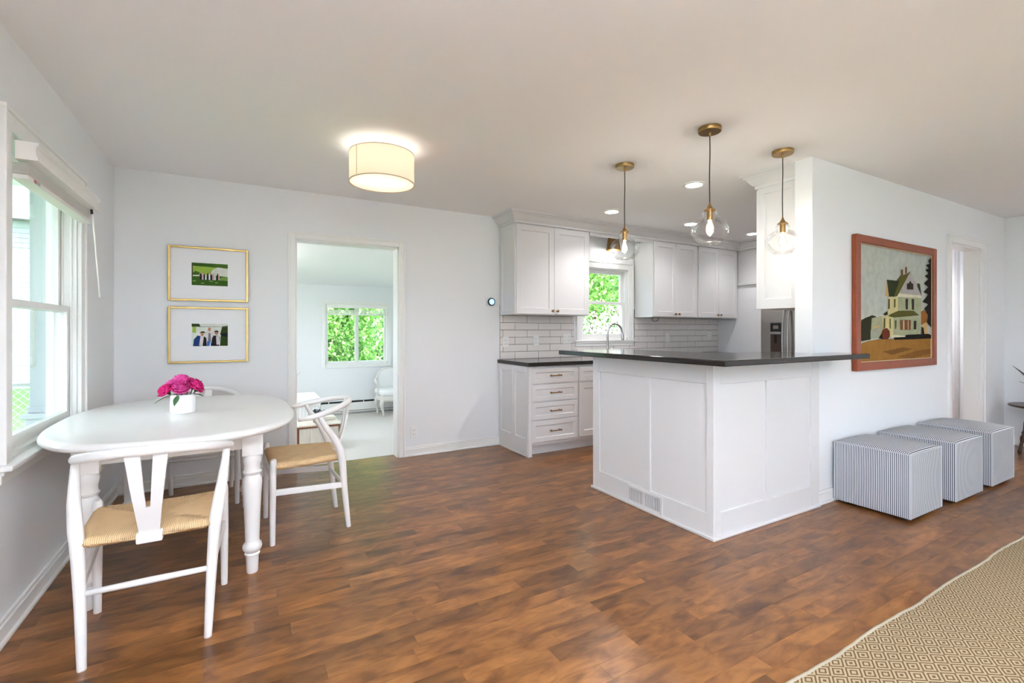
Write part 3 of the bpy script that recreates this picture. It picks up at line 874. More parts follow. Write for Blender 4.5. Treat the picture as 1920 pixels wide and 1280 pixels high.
# ---- refrigerator (doors face the peninsula)
t = thing('refrigerator', 'stainless side-by-side refrigerator with ice dispenser in the kitchen recess', 'refrigerator', (6.02, 2.965, 0))
O('body', bx(.0, .005, .02, .78, .875, 1.76, .004), mat('fridge_grey', srgb(90, 88, 86), .5), t)
fd = O('freezer_door', bx(-.06, .525, .06, -.003, .875, 1.765, .012), 'steel', t)
rd = O('fridge_door', bx(-.06, .005, .06, -.003, .517, 1.765, .012), 'steel', t)
for par, y in ((fd, .552), (rd, .488)):
    p, r = smoothpath([(-.06, y, 1.50), (-.085, y, 1.47), (-.115, y, 1.25), (-.12, y, 1.0), (-.112, y, .75), (-.085, y, .55), (-.06, y, .52)], .0125, 5)
    O('handle', tube(B(), p, r, 10), 'chrome', par, smooth=True)
dp = O('dispenser', bx(-.066, .59, .90, -.058, .745, 1.335, .003), mat('dispenser_grey', srgb(150, 146, 142), .35, metal=.7), fd)
O('control_panel', bx(-.069, .598, 1.21, -.065, .738, 1.32, .001), 'black', dp)
O('screen', bx(-.0705, .632, 1.245, -.0688, .702, 1.29), mat('dispenser_screen', srgb(130, 124, 112), .3), dp)
O('recess', bx(-.0685, .60, .93, -.065, .736, 1.175), mat('dispenser_recess', srgb(70, 56, 48), .4), dp)
O('shelf_lip', bx(-.085, .60, 1.18, -.064, .736, 1.205, .003), 'chrome', dp)
O('paddle', bx(-.08, .655, 1.06, -.068, .685, 1.175, .003), 'black', dp)
struct('trim_4', bx(5.985, 3.845, 0, 6.7, 3.8595, 1.845, .002), 'cab')

# ---- thermostat on the wall
t = thing('thermostat', 'round blue-lit thermostat on a square white plate beside the wall cabinet', 'thermostat', (2.298, YB, 1.529))
O('back_plate', bx(-.062, -.006, -.05, .062, 0, .05, .004), 'plastic', t)
ring = lathe(B(), [(.036, 0), (.042, .012), (.042, .026), (.039, .029), (.0001, .029)], n=32)
O('ring', ring, mat('thermostat_ring', srgb(22, 24, 40), .15, metal=.4), t, loc=(0, -.006, 0), rot=(PI / 2, 0, 0), smooth='auto')
O('display', lathe(B(), [(.0001, 0), (.031, 0), (.031, .001), (.0001, .001)], n=32), 'display', t, loc=(0, -.0355, 0), rot=(PI / 2, 0, 0))
cu = bpy.data.curves.new('digits', 'FONT'); cu.body = '71'; cu.size = .03; cu.align_x = 'CENTER'; cu.align_y = 'CENTER'
cu.extrude = .0003; cu.materials.append(M['digit'])
tmp = bpy.data.objects.new('digits_text', cu); COL.objects.link(tmp)
dg = bpy.context.evaluated_depsgraph_get(); me = bpy.data.meshes.new_from_object(tmp.evaluated_get(dg)); bpy.data.objects.remove(tmp); bpy.data.curves.remove(cu)
O('digits', me, None, t, loc=(0, -.0372, 0), rot=(PI / 2, 0, 0))

# ---- ceiling downlights
def downlight(label, x, y, e=27):
    t = thing('recessed_downlight', label, 'light', (x, y, H), group='recessed kitchen downlights')
    O('trim_ring', lathe(B(), [(.092, 0), (.092, -.006), (.066, -.009), (.064, -.002)], n=32, cap=False), 'trim', t, smooth='auto')
    O('lens', lathe(B(), [(.0001, -.003), (.066, -.003)], n=32, cap=False), 'lit', t)
    l = bpy.data.lights.new('downlight_lamp', 'SPOT'); l.energy = e; l.color = (1, .91, .83); l.spot_size = 2.3; l.spot_blend = .8; l.shadow_soft_size = .06
    o = bpy.data.objects.new('downlight_lamp', l); COL.objects.link(o); o.parent = t; o.location = (0, 0, -.015)
downlight('recessed ceiling downlight near the sink-side cabinets and first pendant', 3.277, 3.714, 24)
downlight('recessed ceiling downlight nearest above the inside of the peninsula', 3.268, 2.692, 18)
downlight('recessed ceiling downlight in front of the cabinets right of the window', 4.439, 3.702, 11)
downlight('recessed ceiling downlight in front of the refrigerator', 5.56, 3.69, 11)

downlight('added unseen fill downlight in the hall behind the partition wall', 6.75, 2.42, 45)  # added out of sight to brighten the hall beyond the doorway
# ---- pendants
def pendant():
    t = thing('pendant_light', 'clear glass globe pendant on a dark cord with brass canopy', 'pendant light', (0, 0, H))
    O('canopy', lathe(B(), [(.066, 0), (.066, -.022), (.063, -.026), (.0001, -.026)], n=36), 'brass', t, smooth='auto')
    O('cord_grip', lathe(B(), [(.008, -.024), (.008, -.044), (.004, -.05)], n=12), 'brass', t, smooth='auto')
    p, r = smoothpath([(0, 0, -.04), (.0015, 0, -.15), (-.001, .001, -.30), (0, 0, -.455)], .0032, 5)
    O('cord', tube(B(), p, r, 8), 'cordblack', t, smooth=True)
    O('cap', lathe(B(), [(.004, -.445), (.008, -.462), (.020, -.482), (.034, -.492), (.034, -.496), (.01, -.496)], n=24), 'brass', t, smooth='auto')
    O('socket', lathe(B(), [(.0175, -.494), (.0175, -.553), (.013, -.556), (.0001, -.556)], n=20), 'brass', t, smooth='auto')
    gl = [(.031, -.496), (.041, -.507), (.044, -.518), (.038, -.528), (.040, -.536), (.066, -.548), (.092, -.570), (.105, -.597), (.107, -.612), (.103, -.635), (.088, -.664), (.066, -.684), (.058, -.689)]
    O('globe', lathe(B(), gl, n=40, cap=False), 'globe', t, smooth=True)
    O('globe_rim', lathe(B(), [(.058, -.688), (.060, -.690), (.058, -.692), (.056, -.690), (.058, -.688)], n=40, cap=False), 'globe', t, smooth=True)
    b = O('bulb', lathe(B(), [(.012, -.556), (.014, -.568), (.025, -.598), (.028, -.618), (.022, -.640), (.0001, -.650)], n=20, cap=False), 'bulbglass', t, smooth=True)
    bm = B()
    for k in range(5):
        a = k * 2 * PI / 5
        tube(bm, [(.004 * math.cos(a), .004 * math.sin(a), -.565), (.012 * math.cos(a), .012 * math.sin(a), -.60), (.009 * math.cos(a), .009 * math.sin(a), -.637)], .0016, 6)
    tube(bm, [(0, 0, -.556), (0, 0, -.64)], .0035, 6)
    O('filament', bm, 'filament', b)
    point('pendant_lamp', t, (0, 0, -.605), 1.0, (1, .9, .78), .025)
    return t
pn = pendant()
for i, (x, y, lab) in enumerate(((2.44, 2.625, 'glass globe pendant over the window end of the black bar top'),
                                 (2.44, 1.895, 'glass globe pendant over the outer corner of the black bar top'),
                                 (3.18, 1.893, 'glass globe pendant beside the end of the partition wall'))):
    o = pn if i == 0 else copy_tree(pn)
    o.location = (x, y, H); o['label'] = lab; o['group'] = 'globe pendants over the bar'

# ================================================================== DINING AREA
TX, TY, TZ = -.283, 3.256, .760
def oval(a, b, n=96, e=2.65):
    o = []
    for k in range(n):
        t = k * 2 * PI / n; c, s = math.cos(t), math.sin(t)
        o.append((a * math.copysign(abs(c) ** (2 / e), c), b * math.copysign(abs(s) ** (2 / e), s)))
    return o
t = thing('dining_table', 'white oval dining table on four turned legs by the window', 'table', (TX, TY, 0), .015)
bm = B(); rings = []
for ins, z in ((.030, TZ - .042), (.010, TZ - .037), (.001, TZ - .026), (.0, TZ - .018), (.006, TZ - .007), (.016, TZ - .001), (.028, TZ)):
    rings.append([bm.verts.new((x, y, z)) for x, y in oval(.55 - ins, .775 - ins)])
for A, C in zip(rings, rings[1:]):
    for k in range(96): bm.faces.new((A[k], A[(k + 1) % 96], C[(k + 1) % 96], C[k]))
bm.faces.new(rings[0][::-1]); bm.faces.new(rings[-1])
O('tabletop', bm, 'white', t, smooth='auto')
LX, LY = .318, .51
bm = B()
for s in (-1, 1):
    box(bm, -LX, s * LY - .012, .63, LX, s * LY + .012, TZ - .04, .002, 1)
    box(bm, s * LX - .012, -LY, .63, s * LX + .012, LY, TZ - .04, .002, 1)
O('apron', bm, 'white', t)
def table_leg():
    bm = bx(-.047, -.047, .60, .047, .047, TZ - .041, .004)
    lathe(bm, [(.0235, 0), (.0265, .006), (.029, .07), (.030, .086), (.035, .092), (.036, .098), (.030, .103), (.042, .118), (.0455, .132), (.042, .147), (.033, .158),
               (.0325, .165), (.0355, .26), (.041, .38), (.0455, .455), (.045, .475), (.036, .490), (.033, .496), (.041, .503), (.043, .512), (.037, .520),
               (.036, .545), (.041, .562), (.043, .575), (.040, .588), (.036, .602)], n=28)
    me = bpy.data.meshes.new('leg'); bmesh.ops.recalc_face_normals(bm, faces=bm.faces[:]); bm.to_mesh(me); bm.free(); return me
lm = table_leg()
for sx in (-1, 1):
    for sy in (-1, 1):
        O('leg', lm, 'white', t, loc=(sx * LX, sy * LY, 0), smooth='auto')

# chairs: front faces +y, origin on the floor
def make_chair():
    t = thing('dining_chair', 'chair', 'chair')
    for s in (-1, 1):
        p, r = smoothpath([(s * .236, .205, .0), (s * .236, .205, .02), (s * .236, .204, .25), (s * .234, .202, .43), (s * .233, .201, .462), (s * .233, .201, .472)],
                          [.0135, .0145, .0175, .019, .017, .008], 4)
        l = O('leg', tube(B(), p, r, 14), 'chair', t, smooth=True)
        O('foot_pad', lathe(B(), [(.013, 0), (.013, .004)], s * .236, .205, 12), 'black', l)
        p, r = smoothpath([(s * .192, -.225, .0), (s * .193, -.223, .02), (s * .202, -.200, .22), (s * .213, -.183, .40), (s * .222, -.168, .47), (s * .236, -.128, .555),
                           (s * .247, -.075, .63), (s * .252, -.040, .695)], [.0135, .0145, .0185, .0225, .024, .021, .0165, .0125], 5)
        l = O('leg', tube(B(), p, r, 14), 'chair', t, smooth=True)
        O('foot_pad', lathe(B(), [(.013, 0), (.013, .004)], s * .192, -.225, 12), 'black', l)
        # flat side stretcher
        p = [Vector((s * .235, .20, .285)), Vector((s * .206, -.19, .262))]
        d = (p[1] - p[0]).normalized(); bm = B()
        nrm = Vector((0, 0, 1)).cross(d).normalized()
        vs = [bm.verts.new(q + nrm * a + Vector((0, 0, b))) for q in p for a, b in ((-.008, -.017), (.008, -.017), (.008, .017), (-.008, .017))]
        for f in ((0, 1, 2, 3), (7, 6, 5, 4), (0, 4, 5, 1), (1, 5, 6, 2), (2, 6, 7, 3), (3, 7, 4, 0)): bm.faces.new([vs[i] for i in f])
        bmesh.ops.bevel(bm, geom=bm.edges[:], offset=.004, segments=2, affect='EDGES', profile=.5)
        O('side_stretcher', bm, 'chair', t)
    O('front_stretcher', tube(B(), [(-.235, .204, .335), (0, .204, .335), (.235, .204, .335)], [.009, .011, .009], 10), 'chair', t, smooth=True)
    O('back_stretcher', tube(B(), [(-.204, -.197, .252), (0, -.197, .252), (.204, -.197, .252)], [.010, .0125, .010], 10), 'chair', t, smooth=True)
    # top rail
    pts = []; rad = []
    for k in range(33):
        a = -PI * .5 + PI * k / 32; c = math.cos(a)
        x = .268 * math.sin(a) * (1 - .03 * c); y = .055 - .325 * abs(c) ** .85
        if k in (0, 32): x, y = math.copysign(.262, math.sin(a)), .075
        pts.append((x, y, .678 + .071 * c)); rad.append(.0125 + .0035 * min(1, c * 2.0) if 0 < k < 32 else .0085)
    O('top_rail', tube(B(), pts, rad, 14, flat=(1.0, 1.12)), 'chair', t, smooth=True)
    # Y splat
    out = [(-.046, .428), (.046, .428), (.047, .46), (.066, .60), (.084, .735), (.026, .735), (.020, .62), (.013, .545), (.006, .532), (-.006, .532), (-.013, .545), (-.020, .62), (-.026, .735), (-.084, .735), (-.066, .60), (-.047, .46)]
    bm = B()
    def yb_(z): k = (z - .428) / .307; return -.188 - .070 * k - .012 * math.sin(k * PI)
    # strips so that the board can bend
    def strip(side):
        rows = [(.532 + (.737 - .532) * k / 8) for k in range(9)]
        def lo(z): k = (z - .532) / .205; return .007 + .013 * k
        def hi(z): k = (z - .532) / .205; return .043 + .024 * k
        pr = None
        for z in rows:
            y = yb_(z); q = [bm.verts.new((side * x, y + d, z)) for x, d in ((lo(z), -.006), (hi(z), -.006), (hi(z), .006), (lo(z), .006))]
            if pr:
                for k in range(4): bm.faces.new((pr[k], pr[(k + 1) % 4], q[(k + 1) % 4], q[k]))
            else: bm.faces.new(q[::-1])
            pr = q
        bm.faces.new(pr)
    strip(1); strip(-1); pr = None
    for k in range(7):
        z = .42 + .113 * k / 6; h = .031 + .012 * k / 6; y = yb_(z)
        q = [bm.verts.new((x, y + d, z)) for x, d in ((-h, -.006), (h, -.006), (h, .006), (-h, .006))]
        if pr:
            for j in range(4): bm.faces.new((pr[j], pr[(j + 1) % 4], q[(j + 1) % 4], q[j]))
        else: bm.faces.new(q[::-1])
        pr = q
    bm.faces.new(pr)
    O('back_splat', bm, 'chair', t)
    O('back_rail', bx(-.042, -.203, .392, .042, -.172, .432, .006), 'chair', t)
    # woven seat
    n = 28
    def outline(u, v):      # u,v in -1..1
        w = .236 + .012 * v - (.030 if v < 0 else 0) * -min(v, 0) * .9
        return u * w, .008 + v * .208
    bm = B(); top, bot = {}, {}
    lay = bm.verts.layers.float.new('stripe')
    for i in range(n + 1):
        for j in range(n + 1):
            u, v = -1 + 2 * i / n, -1 + 2 * j / n
            x, y = outline(u, v)
            e = max(abs(u), abs(v)); edge = max(0, (e - .86) / .14)
            z = .448 - .016 * (1 - u * u) * (1 - .4 * v) * .8 - .020 * edge ** 2.2
            if abs(abs(u) - abs(v)) < .04: z -= .002
            if abs(u) > .93 and abs(v) > .93: z -= .004
            a = bm.verts.new((x, y, z)); b = bm.verts.new((x * .985, y * .985, .405 + (.012 if e > .97 else 0)))
            st = x if abs(v) >= abs(u) else y
            a[lay] = st; b[lay] = st
            top[i, j] = a; bot[i, j] = b
    for i in range(n):
        for j in range(n):
            bm.faces.new((top[i, j], top[i + 1, j], top[i + 1, j + 1], top[i, j + 1]))
            bm.faces.new((bot[i, j], bot[i, j + 1], bot[i + 1, j + 1], bot[i + 1, j]))
    for k in range(n):
        for (a, b) in (((k, 0), (k + 1, 0)), ((k, n), (k + 1, n)), ((0, k), (0, k + 1)), ((n, k), (n, k + 1))):
            bm.faces.new((top[a], top[b], bot[b], bot[a]))
    O('seat', bm, 'cord', t, smooth=True, label='woven natural paper-cord seat')
    return t
ch = make_chair()
for prt in [ch] + list(ch.children) + [g for k in ch.children for g in k.children]:
    if prt.type == 'MESH':
        for v_ in prt.data.vertices: v_.co.z *= 1.04
for i, (x, y, rz, lab) in enumerate(((-.313, 2.482, 0, 'white wishbone chair with woven seat, its Y-shaped back turned away from the table end'),
                                     (.345, 3.275, math.radians(92), 'white wishbone chair with woven seat at the table side facing the sunroom doorway'),
                                     (-.27, 4.10, PI, 'white wishbone chair behind the table under the framed photographs'))):
    o = ch if i == 0 else copy_tree(ch)
    o.location = (x, y, 0); o.rotation_euler = (0, 0, rz); o['label'] = lab; o['group'] = 'wishbone dining chairs'

# vase with peonies
VX, VY = -.293, 3.254
O('flower_vase', lathe(B(), [(.0001, 0), (.050, 0), (.057, .004), (.0605, .015), (.0615, .06), (.0605, .105), (.058, .107), (.056, .104), (.056, .02), (.0001, .018)], n=40), 'ceramic',
  loc=(VX, VY, TZ), smooth='auto', label='small round white ceramic vase on the dining table', cat='vase')
def petal_patch(bm, ang, r0, r1, z0, z1, w, cup, rnd):
    rows = []
    for i in range(5):
        f = i / 4; r = r0 + (r1 - r0) * math.sin(f * PI / 2) ; z = z0 + (z1 - z0) * f ** 1.25
        row = []
        for j in range(5):
            g = (j - 2) / 2; wid = w * math.sin(PI * (.18 + .62 * f)) * (1 - .12 * f)
            x = r - cup * g * g * (.4 + f) + rnd.uniform(-.0012, .0012); y = g * wid
            row.append(bm.verts.new((x * math.cos(ang) - y * math.sin(ang), x * math.sin(ang) + y * math.cos(ang), z - .006 * g * g * f + rnd.uniform(-.0015, .0015) * (2 if i == 4 else 1))))
        rows.append(row)
    for a, b in zip(rows, rows[1:]):
        for k in range(4): bm.faces.new((a[k], a[k + 1], b[k + 1], b[k]))
def peony(label, px, py, pz, tilt, size, seed, m):
    rnd = random.Random(seed); px *= .82; py *= .82; size *= .9
    t = thing('peony', label, 'flower', (VX + px, VY + py, TZ + pz), group='hot pink peonies in the vase')
    t.rotation_euler = Vector((tilt[0], tilt[1], 1)).to_track_quat('Z', 'Y').to_euler()
    bm = B()
    for layer, (n, r0, r1, z0, z1, w, cup) in enumerate(((7, .006, .052, -.012, .014, .030, .010), (7, .006, .043, -.008, .028, .027, .012), (6, .005, .033, -.004, .036, .023, .012),
                                                         (6, .004, .023, 0, .040, .017, .009), (5, .003, .013, 0, .041, .012, .006), (4, .001, .006, 0, .038, .008, .003))):
        for k in range(n): petal_patch(bm, k * 2 * PI / n + layer * .5 + rnd.uniform(-.12, .12), r0 * size, r1 * size, z0 * size, z1 * size, w * size, cup * size, rnd)
    O('bloom', bm, m, t, smooth=True)
    O('calyx', lathe(B(), [(.002, -.03 * size), (.010, -.018 * size), (.014, -.008 * size), (.006, .0)], n=10), 'leaf', t, smooth=True)
    q = t.rotation_euler.to_matrix().inverted() @ Vector((-px * .62, -py * .62, -pz + .025))
    O('stem', tube(B(), [(0, 0, -.02), tuple(Vector((0, 0, -.03)) * .5 + q * .5), tuple(q)], .0028, 6), 'leaf', t, smooth=True)
    return t
FL = [('hot pink peony facing the room at the middle of the bouquet', -.004, -.058, .142, (-.05, -.75), 1.08, 1, 'pink'),
      ('hot pink peony hanging low towards the window', -.090, -.018, .128, (-.9, -.25), 1.02, 2, 'pinkdeep'),
      ('hot pink peony at the top of the bouquet', -.012, .01, .178, (.0, -.1), 1.05, 3, 'pink'),
      ('hot pink peony leaning towards the doorway', .068, -.016, .150, (.75, -.3), 1.02, 4, 'pinkdeep'),
      ('hot pink peony behind the others in the bouquet', .030, .06, .155, (.3, .7), 1.0, 5, 'pinkdeep'),
      ('small pink peony drooping over the vase rim on the doorway side', .082, .035, .128, (1.0, .3), .8, 6, 'pinkdeep'),
      ('hot pink peony at the window side of the bouquet top', -.058, .04, .152, (-.6, .4), 1.0, 7, 'pink')]
for a in FL: peony(*a)
def leaf_blade(bm, a, b, w, droop=.02):
    a, b = Vector(a), Vector(b); d = (b - a); s = d.cross(Vector((0, 0, 1))).normalized() * w; pr = None
    for i in range(6):
        f = i / 5; c = a + d * f + Vector((0, 0, -droop * f * f)); ww = math.sin(PI * (.06 + .92 * f))
        q = [bm.verts.new(c - s * ww), bm.verts.new(c + Vector((0, 0, -.003))), bm.verts.new(c + s * ww)]
        if pr:
            bm.faces.new((pr[0], pr[1], q[1], q[0])); bm.faces.new((pr[1], pr[2], q[2], q[1]))
        pr = q
    return bm
for lab, a, b in (('dark green peony leaf drooping from the vase towards the window', (-.055, -.02, .106), (-.125, -.035, .088)),
                  ('dark green peony leaf hanging over the front rim of the vase', (-.018, -.058, .107), (-.032, -.09, .072)),
                  ('dark green peony leaf under the blooms on the doorway side', (.052, -.025, .106), (.098, -.035, .112))):
    O('peony_leaf', leaf_blade(B(), a, b, .015), 'leaf', loc=(VX, VY, TZ), label=lab, cat='leaf', group='leaves in the vase')

# drum ceiling lights
M['shade_trim'] = mat('shade_trim', srgb(196, 176, 146), .8)
def drum_light(label, loc, watts, col=(1, .92, .82), glow=0):
    t = thing('ceiling_light', label, 'ceiling light', loc, group='drum-shade ceiling lights')
    R = .208
    lit_m = mat('fill_drum_glow', srgb(240, 228, 206), .9, emit=(col, glow)) if glow else None  # glowing shade, used only by the added sunroom fill
    O('lamp_shade', lathe(B(), [(R, -.048), (R, -.242)], n=64, cap=False), lit_m or 'shade', t, smooth=True)
    sh = t.children[0]
    bm = lathe(B(), [(R + .0015, -.238), (R + .0015, -.243), (R - .003, -.243), (R - .003, -.238)], n=64, cap=False)
    O('bottom_trim', bm, M['shade_trim'], sh, smooth='auto')
    O('top_trim', lathe(B(), [(R + .0015, -.047), (R + .0015, -.052), (R - .003, -.052), (R - .003, -.047)], n=64, cap=False), M['shade_trim'], sh, smooth='auto')
    a = math.radians(208)
    O('seam', tube(B(), [((R + .001) * math.cos(a), (R + .001) * math.sin(a), -.05), ((R + .001) * math.cos(a), (R + .001) * math.sin(a), -.24)], .0018, 6), M['shade_trim'], sh)
    O('diffuser', lathe(B(), [(.0001, -.236), (R - .004, -.236)], n=64, cap=False), lit_m or 'diffuser', t)
    O('ceiling_plate', lathe(B(), [(.07, 0), (.07, -.02), (.012, -.024), (.012, -.12)], n=28), 'trim', t, smooth='auto')
    for k in range(3):
        a = k * 2 * PI / 3
        O('spoke', tube(B(), [(0, 0, -.06), (R * math.cos(a), R * math.sin(a), -.05)], .003, 6), 'chrome', t)
    for k in range(2):
        s = 1 if k else -1
        O('bulb', lathe(B(), [(.0001, -.185), (.022, -.17), (.027, -.15), (.013, -.115), (.013, -.10)], s * .07, 0, 14), 'bulb_lit', t, smooth=True)
        if not glow: point('drum_lamp', t, (s * .07, 0, -.13), watts, col, .035)
    return t
drum_light('cream drum-shade ceiling light over the dining end of the room', (.805, 3.165, H), .55)
def bowl_fill(label, x, y, glow):  # unseen bowls added to fill the room with ceiling bounce
    t = thing('bowl_fill_light', label, 'pendant light', (x, y, H), group='added bowl fill lights behind the camera')
    O('canopy', lathe(B(), [(.06, 0), (.06, -.02), (.0001, -.022)], n=28), 'brass', t, smooth='auto')
    O('stem', tube(B(), [(0, 0, -.02), (0, 0, -.48)], .006, 8), 'brass', t, smooth=True)
    O('bowl', lathe(B(), [(.0001, -.56), (.08, -.552), (.16, -.52), (.22, -.46), (.226, -.46), (.166, -.526), (.082, -.558), (.0001, -.566)], n=48, cap=False), 'ceramic', t, smooth=True)
    O('fill_disc', lathe(B(), [(.012, -.484), (.19, -.484)], n=48, cap=False), mat('fill_bowl_glow', (1, 1, 1), .6, emit=((.95, .97, 1), glow)), t)
bowl_fill('added unseen fill bowl shining up at the living area ceiling by the left wall', .1, -1.0, 310)
bowl_fill('added unseen fill bowl shining up at the living area ceiling opposite the painting', 5.0, -2.5, 110)
drum_light('added unseen drum fill light in the sunroom', (-.1, 6.2, 2.166), 0, (1, .92, .87), 9)  # added beside the doorway view to brighten the sunroom

# framed photographs
def photo(label, z0, z1, polys, base):
    x0, x1 = -.503, .040; w, h = x1 - x0, z1 - z0
    t = thing('framed_photograph', label, 'picture', ((x0 + x1) / 2, YB, z0), group='gold framed photographs')
    O('frame', frame_rect(B(), 'Y', -.024, -.002, -w / 2, w / 2, 0, h, .016, .003), 'gold', t)
    O('mat_board', bx(-w / 2 + .012, -.012, .012, w / 2 - .012, -.006, h - .012), 'mat_board', t)
    pw, ph = .245, .178
    flat_polys('photo_print', t, (-pw / 2 + .004, -.0125, h / 2 - ph / 2), (1, 0, 0), (0, 0, 1), (0, -1, 0), pw, ph, polys, PH, base)
    return t
def ell(cx, cy, rx, ry, n=12): return [(cx + rx * math.cos(k * 2 * PI / n), cy + ry * math.sin(k * 2 * PI / n)) for k in range(n)]
P1 = [('leafl', [(0, .45), (1, .45), (1, .82), (0, .86)]), ('pale', [(.5, .5), (1, .42), (1, .8), (.72, .84), (.58, .74)]), ('leafd', [(.6, .88), (1, .84), (1, 1), (.55, 1)]),
      ('leafd', [(.03, .45), (.2, .45), (.22, .58), (.1, .64), (.04, .55)]), ('trunk', [(.0, .4), (.04, .4), (.03, .95), (0, .95)]), ('pale', [(.03, .4), (.22, .41), (.2, .46), (.03, .45)]),
      ('lawnlight', [(.75, .26), (1, .24), (1, .42), (.82, .40)]), ('lawnlight', ell(.07, .19, .05, .03)), ('lawnlight', ell(.3, .1, .05, .025)), ('lawnlight', ell(.53, .2, .06, .025)), ('lawnlight', ell(.68, .15, .05, .025))]
for x, c, hh in ((.245, 'suit', .27), (.30, 'rose', .28), (.345, 'suit', .24), (.385, 'pale', .22), (.44, 'suit', .29), (.485, 'gown', .28), (.53, 'suit', .26), (.59, 'rose', .26), (.64, 'gown', .22), (.71, 'suit', .27), (.75, 'rose', .22)):
    P1 += [(c, [(x - .022, .26), (x + .024, .26), (x + .018, .26 + hh), (x - .018, .26 + hh)]), ('skin', ell(x, .29 + hh, .012, .026, 8))]
photo('gold framed photograph of a wedding party on a lawn, hung uppermost', 1.458, 1.888, P1, 'lawn')
P2 = [('leafl', [(.02, .6), (.12, .6), (.12, .86), (.02, .86)]), ('green', [(0, .86), (.25, .86), (.2, 1), (0, 1)]), ('green', [(.78, .5), (1, .5), (1, .92), (.84, .88)]), ('grey', [(.0, .86), (1, .86), (1, .88), (0, .88)]),
      ('suit', [(.82, .3), (1, .4), (1, .6), (.8, .56)]), ('green', [(.78, 0), (1, 0), (1, .4), (.8, .46)]),
      ('shirt', [(.38, .2), (.60, .2), (.60, .62), (.52, .68), (.44, .68), (.38, .58)]), ('grey', [(.44, .2), (.54, .2), (.51, .58), (.46, .58)]), ('blue', [(.41, 0), (.55, 0), (.53, .22), (.42, .22)]), ('pale', [(.48, 0), (.52, 0), (.52, .26)]), ('skin', ell(.485, .75, .042, .085)),
      ('navy', [(.04, .0), (.24, 0), (.25, .44), (.16, .48), (.06, .3)]), ('suit', [(.3, 0), (.41, 0), (.40, .36), (.33, .44), (.28, .2)]), ('shirt', [(.2, .02), (.30, .05), (.33, .40), (.24, .44)]), ('skin', ell(.285, .53, .045, .085)), ('hat', [(.21, .59), (.38, .59), (.36, .63), (.33, .66), (.27, .66), (.24, .63)]),
      ('suit', [(.53, 0), (.76, 0), (.78, .4), (.70, .47), (.60, .47), (.56, .36)]), ('shirt', [(.68, .06), (.77, .05), (.76, .42), (.67, .46)]), ('skin', ell(.68, .59, .05, .09)), ('hat', [(.62, .63), (.74, .61), (.73, .68), (.68, .70), (.63, .68)])]
photo('gold framed photograph of three people in dark jackets, hung lower', .968, 1.412, P2, 'pale')

# faux-wood blind on the left window
t = thing('window_blind', 'raised white faux-wood blind with valance on the window beside the dining table', 'blind', (XL, 3.15, 0))
bm = B()
VP_ = [(0.03, 1.922), (.098, 1.922), (.098, 1.936), (.092, 1.942), (.092, 1.975), (.100, 1.985), (.102, 1.996), (.03, 1.996)]
molding(bm, [(0, -.49), (0, .49)], [(1, 0), (1, 0)], VP_)
O('valance', bm, 'blind', t)
O('head_rail', bx(.022, -.465, 1.926, .08, .465, 1.985, .003), mat('head_rail_grey', srgb(150, 146, 138), .5), t)
for k in range(9):
    O('slat', bx(.012, -.47, 1.868 + k * .0052, .062, .47, 1.8705 + k * .0052), 'blind', t)
br = O('bottom_rail', bx(.010, -.47, 1.846, .064, .47, 1.866, .003), 'blind', t)
O('warning_sticker', bx(.0641, -.41, 1.849, .0646, -.34, 1.863), 'greyprint', br)
O('red_mark', bx(.0647, -.41, 1.8495, .0649, -.385, 1.8625), 'red', br)
O('tilt_wand', tube(B(), [(.075, .425, 1.905), (.078, .43, 1.88), (.10, .475, 1.42)], .0045, 8), 'blind', t, smooth=True)
O('wand_hook', tube(B(), [(.072, .425, 1.93), (.075, .425, 1.895)], .006, 8), 'cordblack', t)

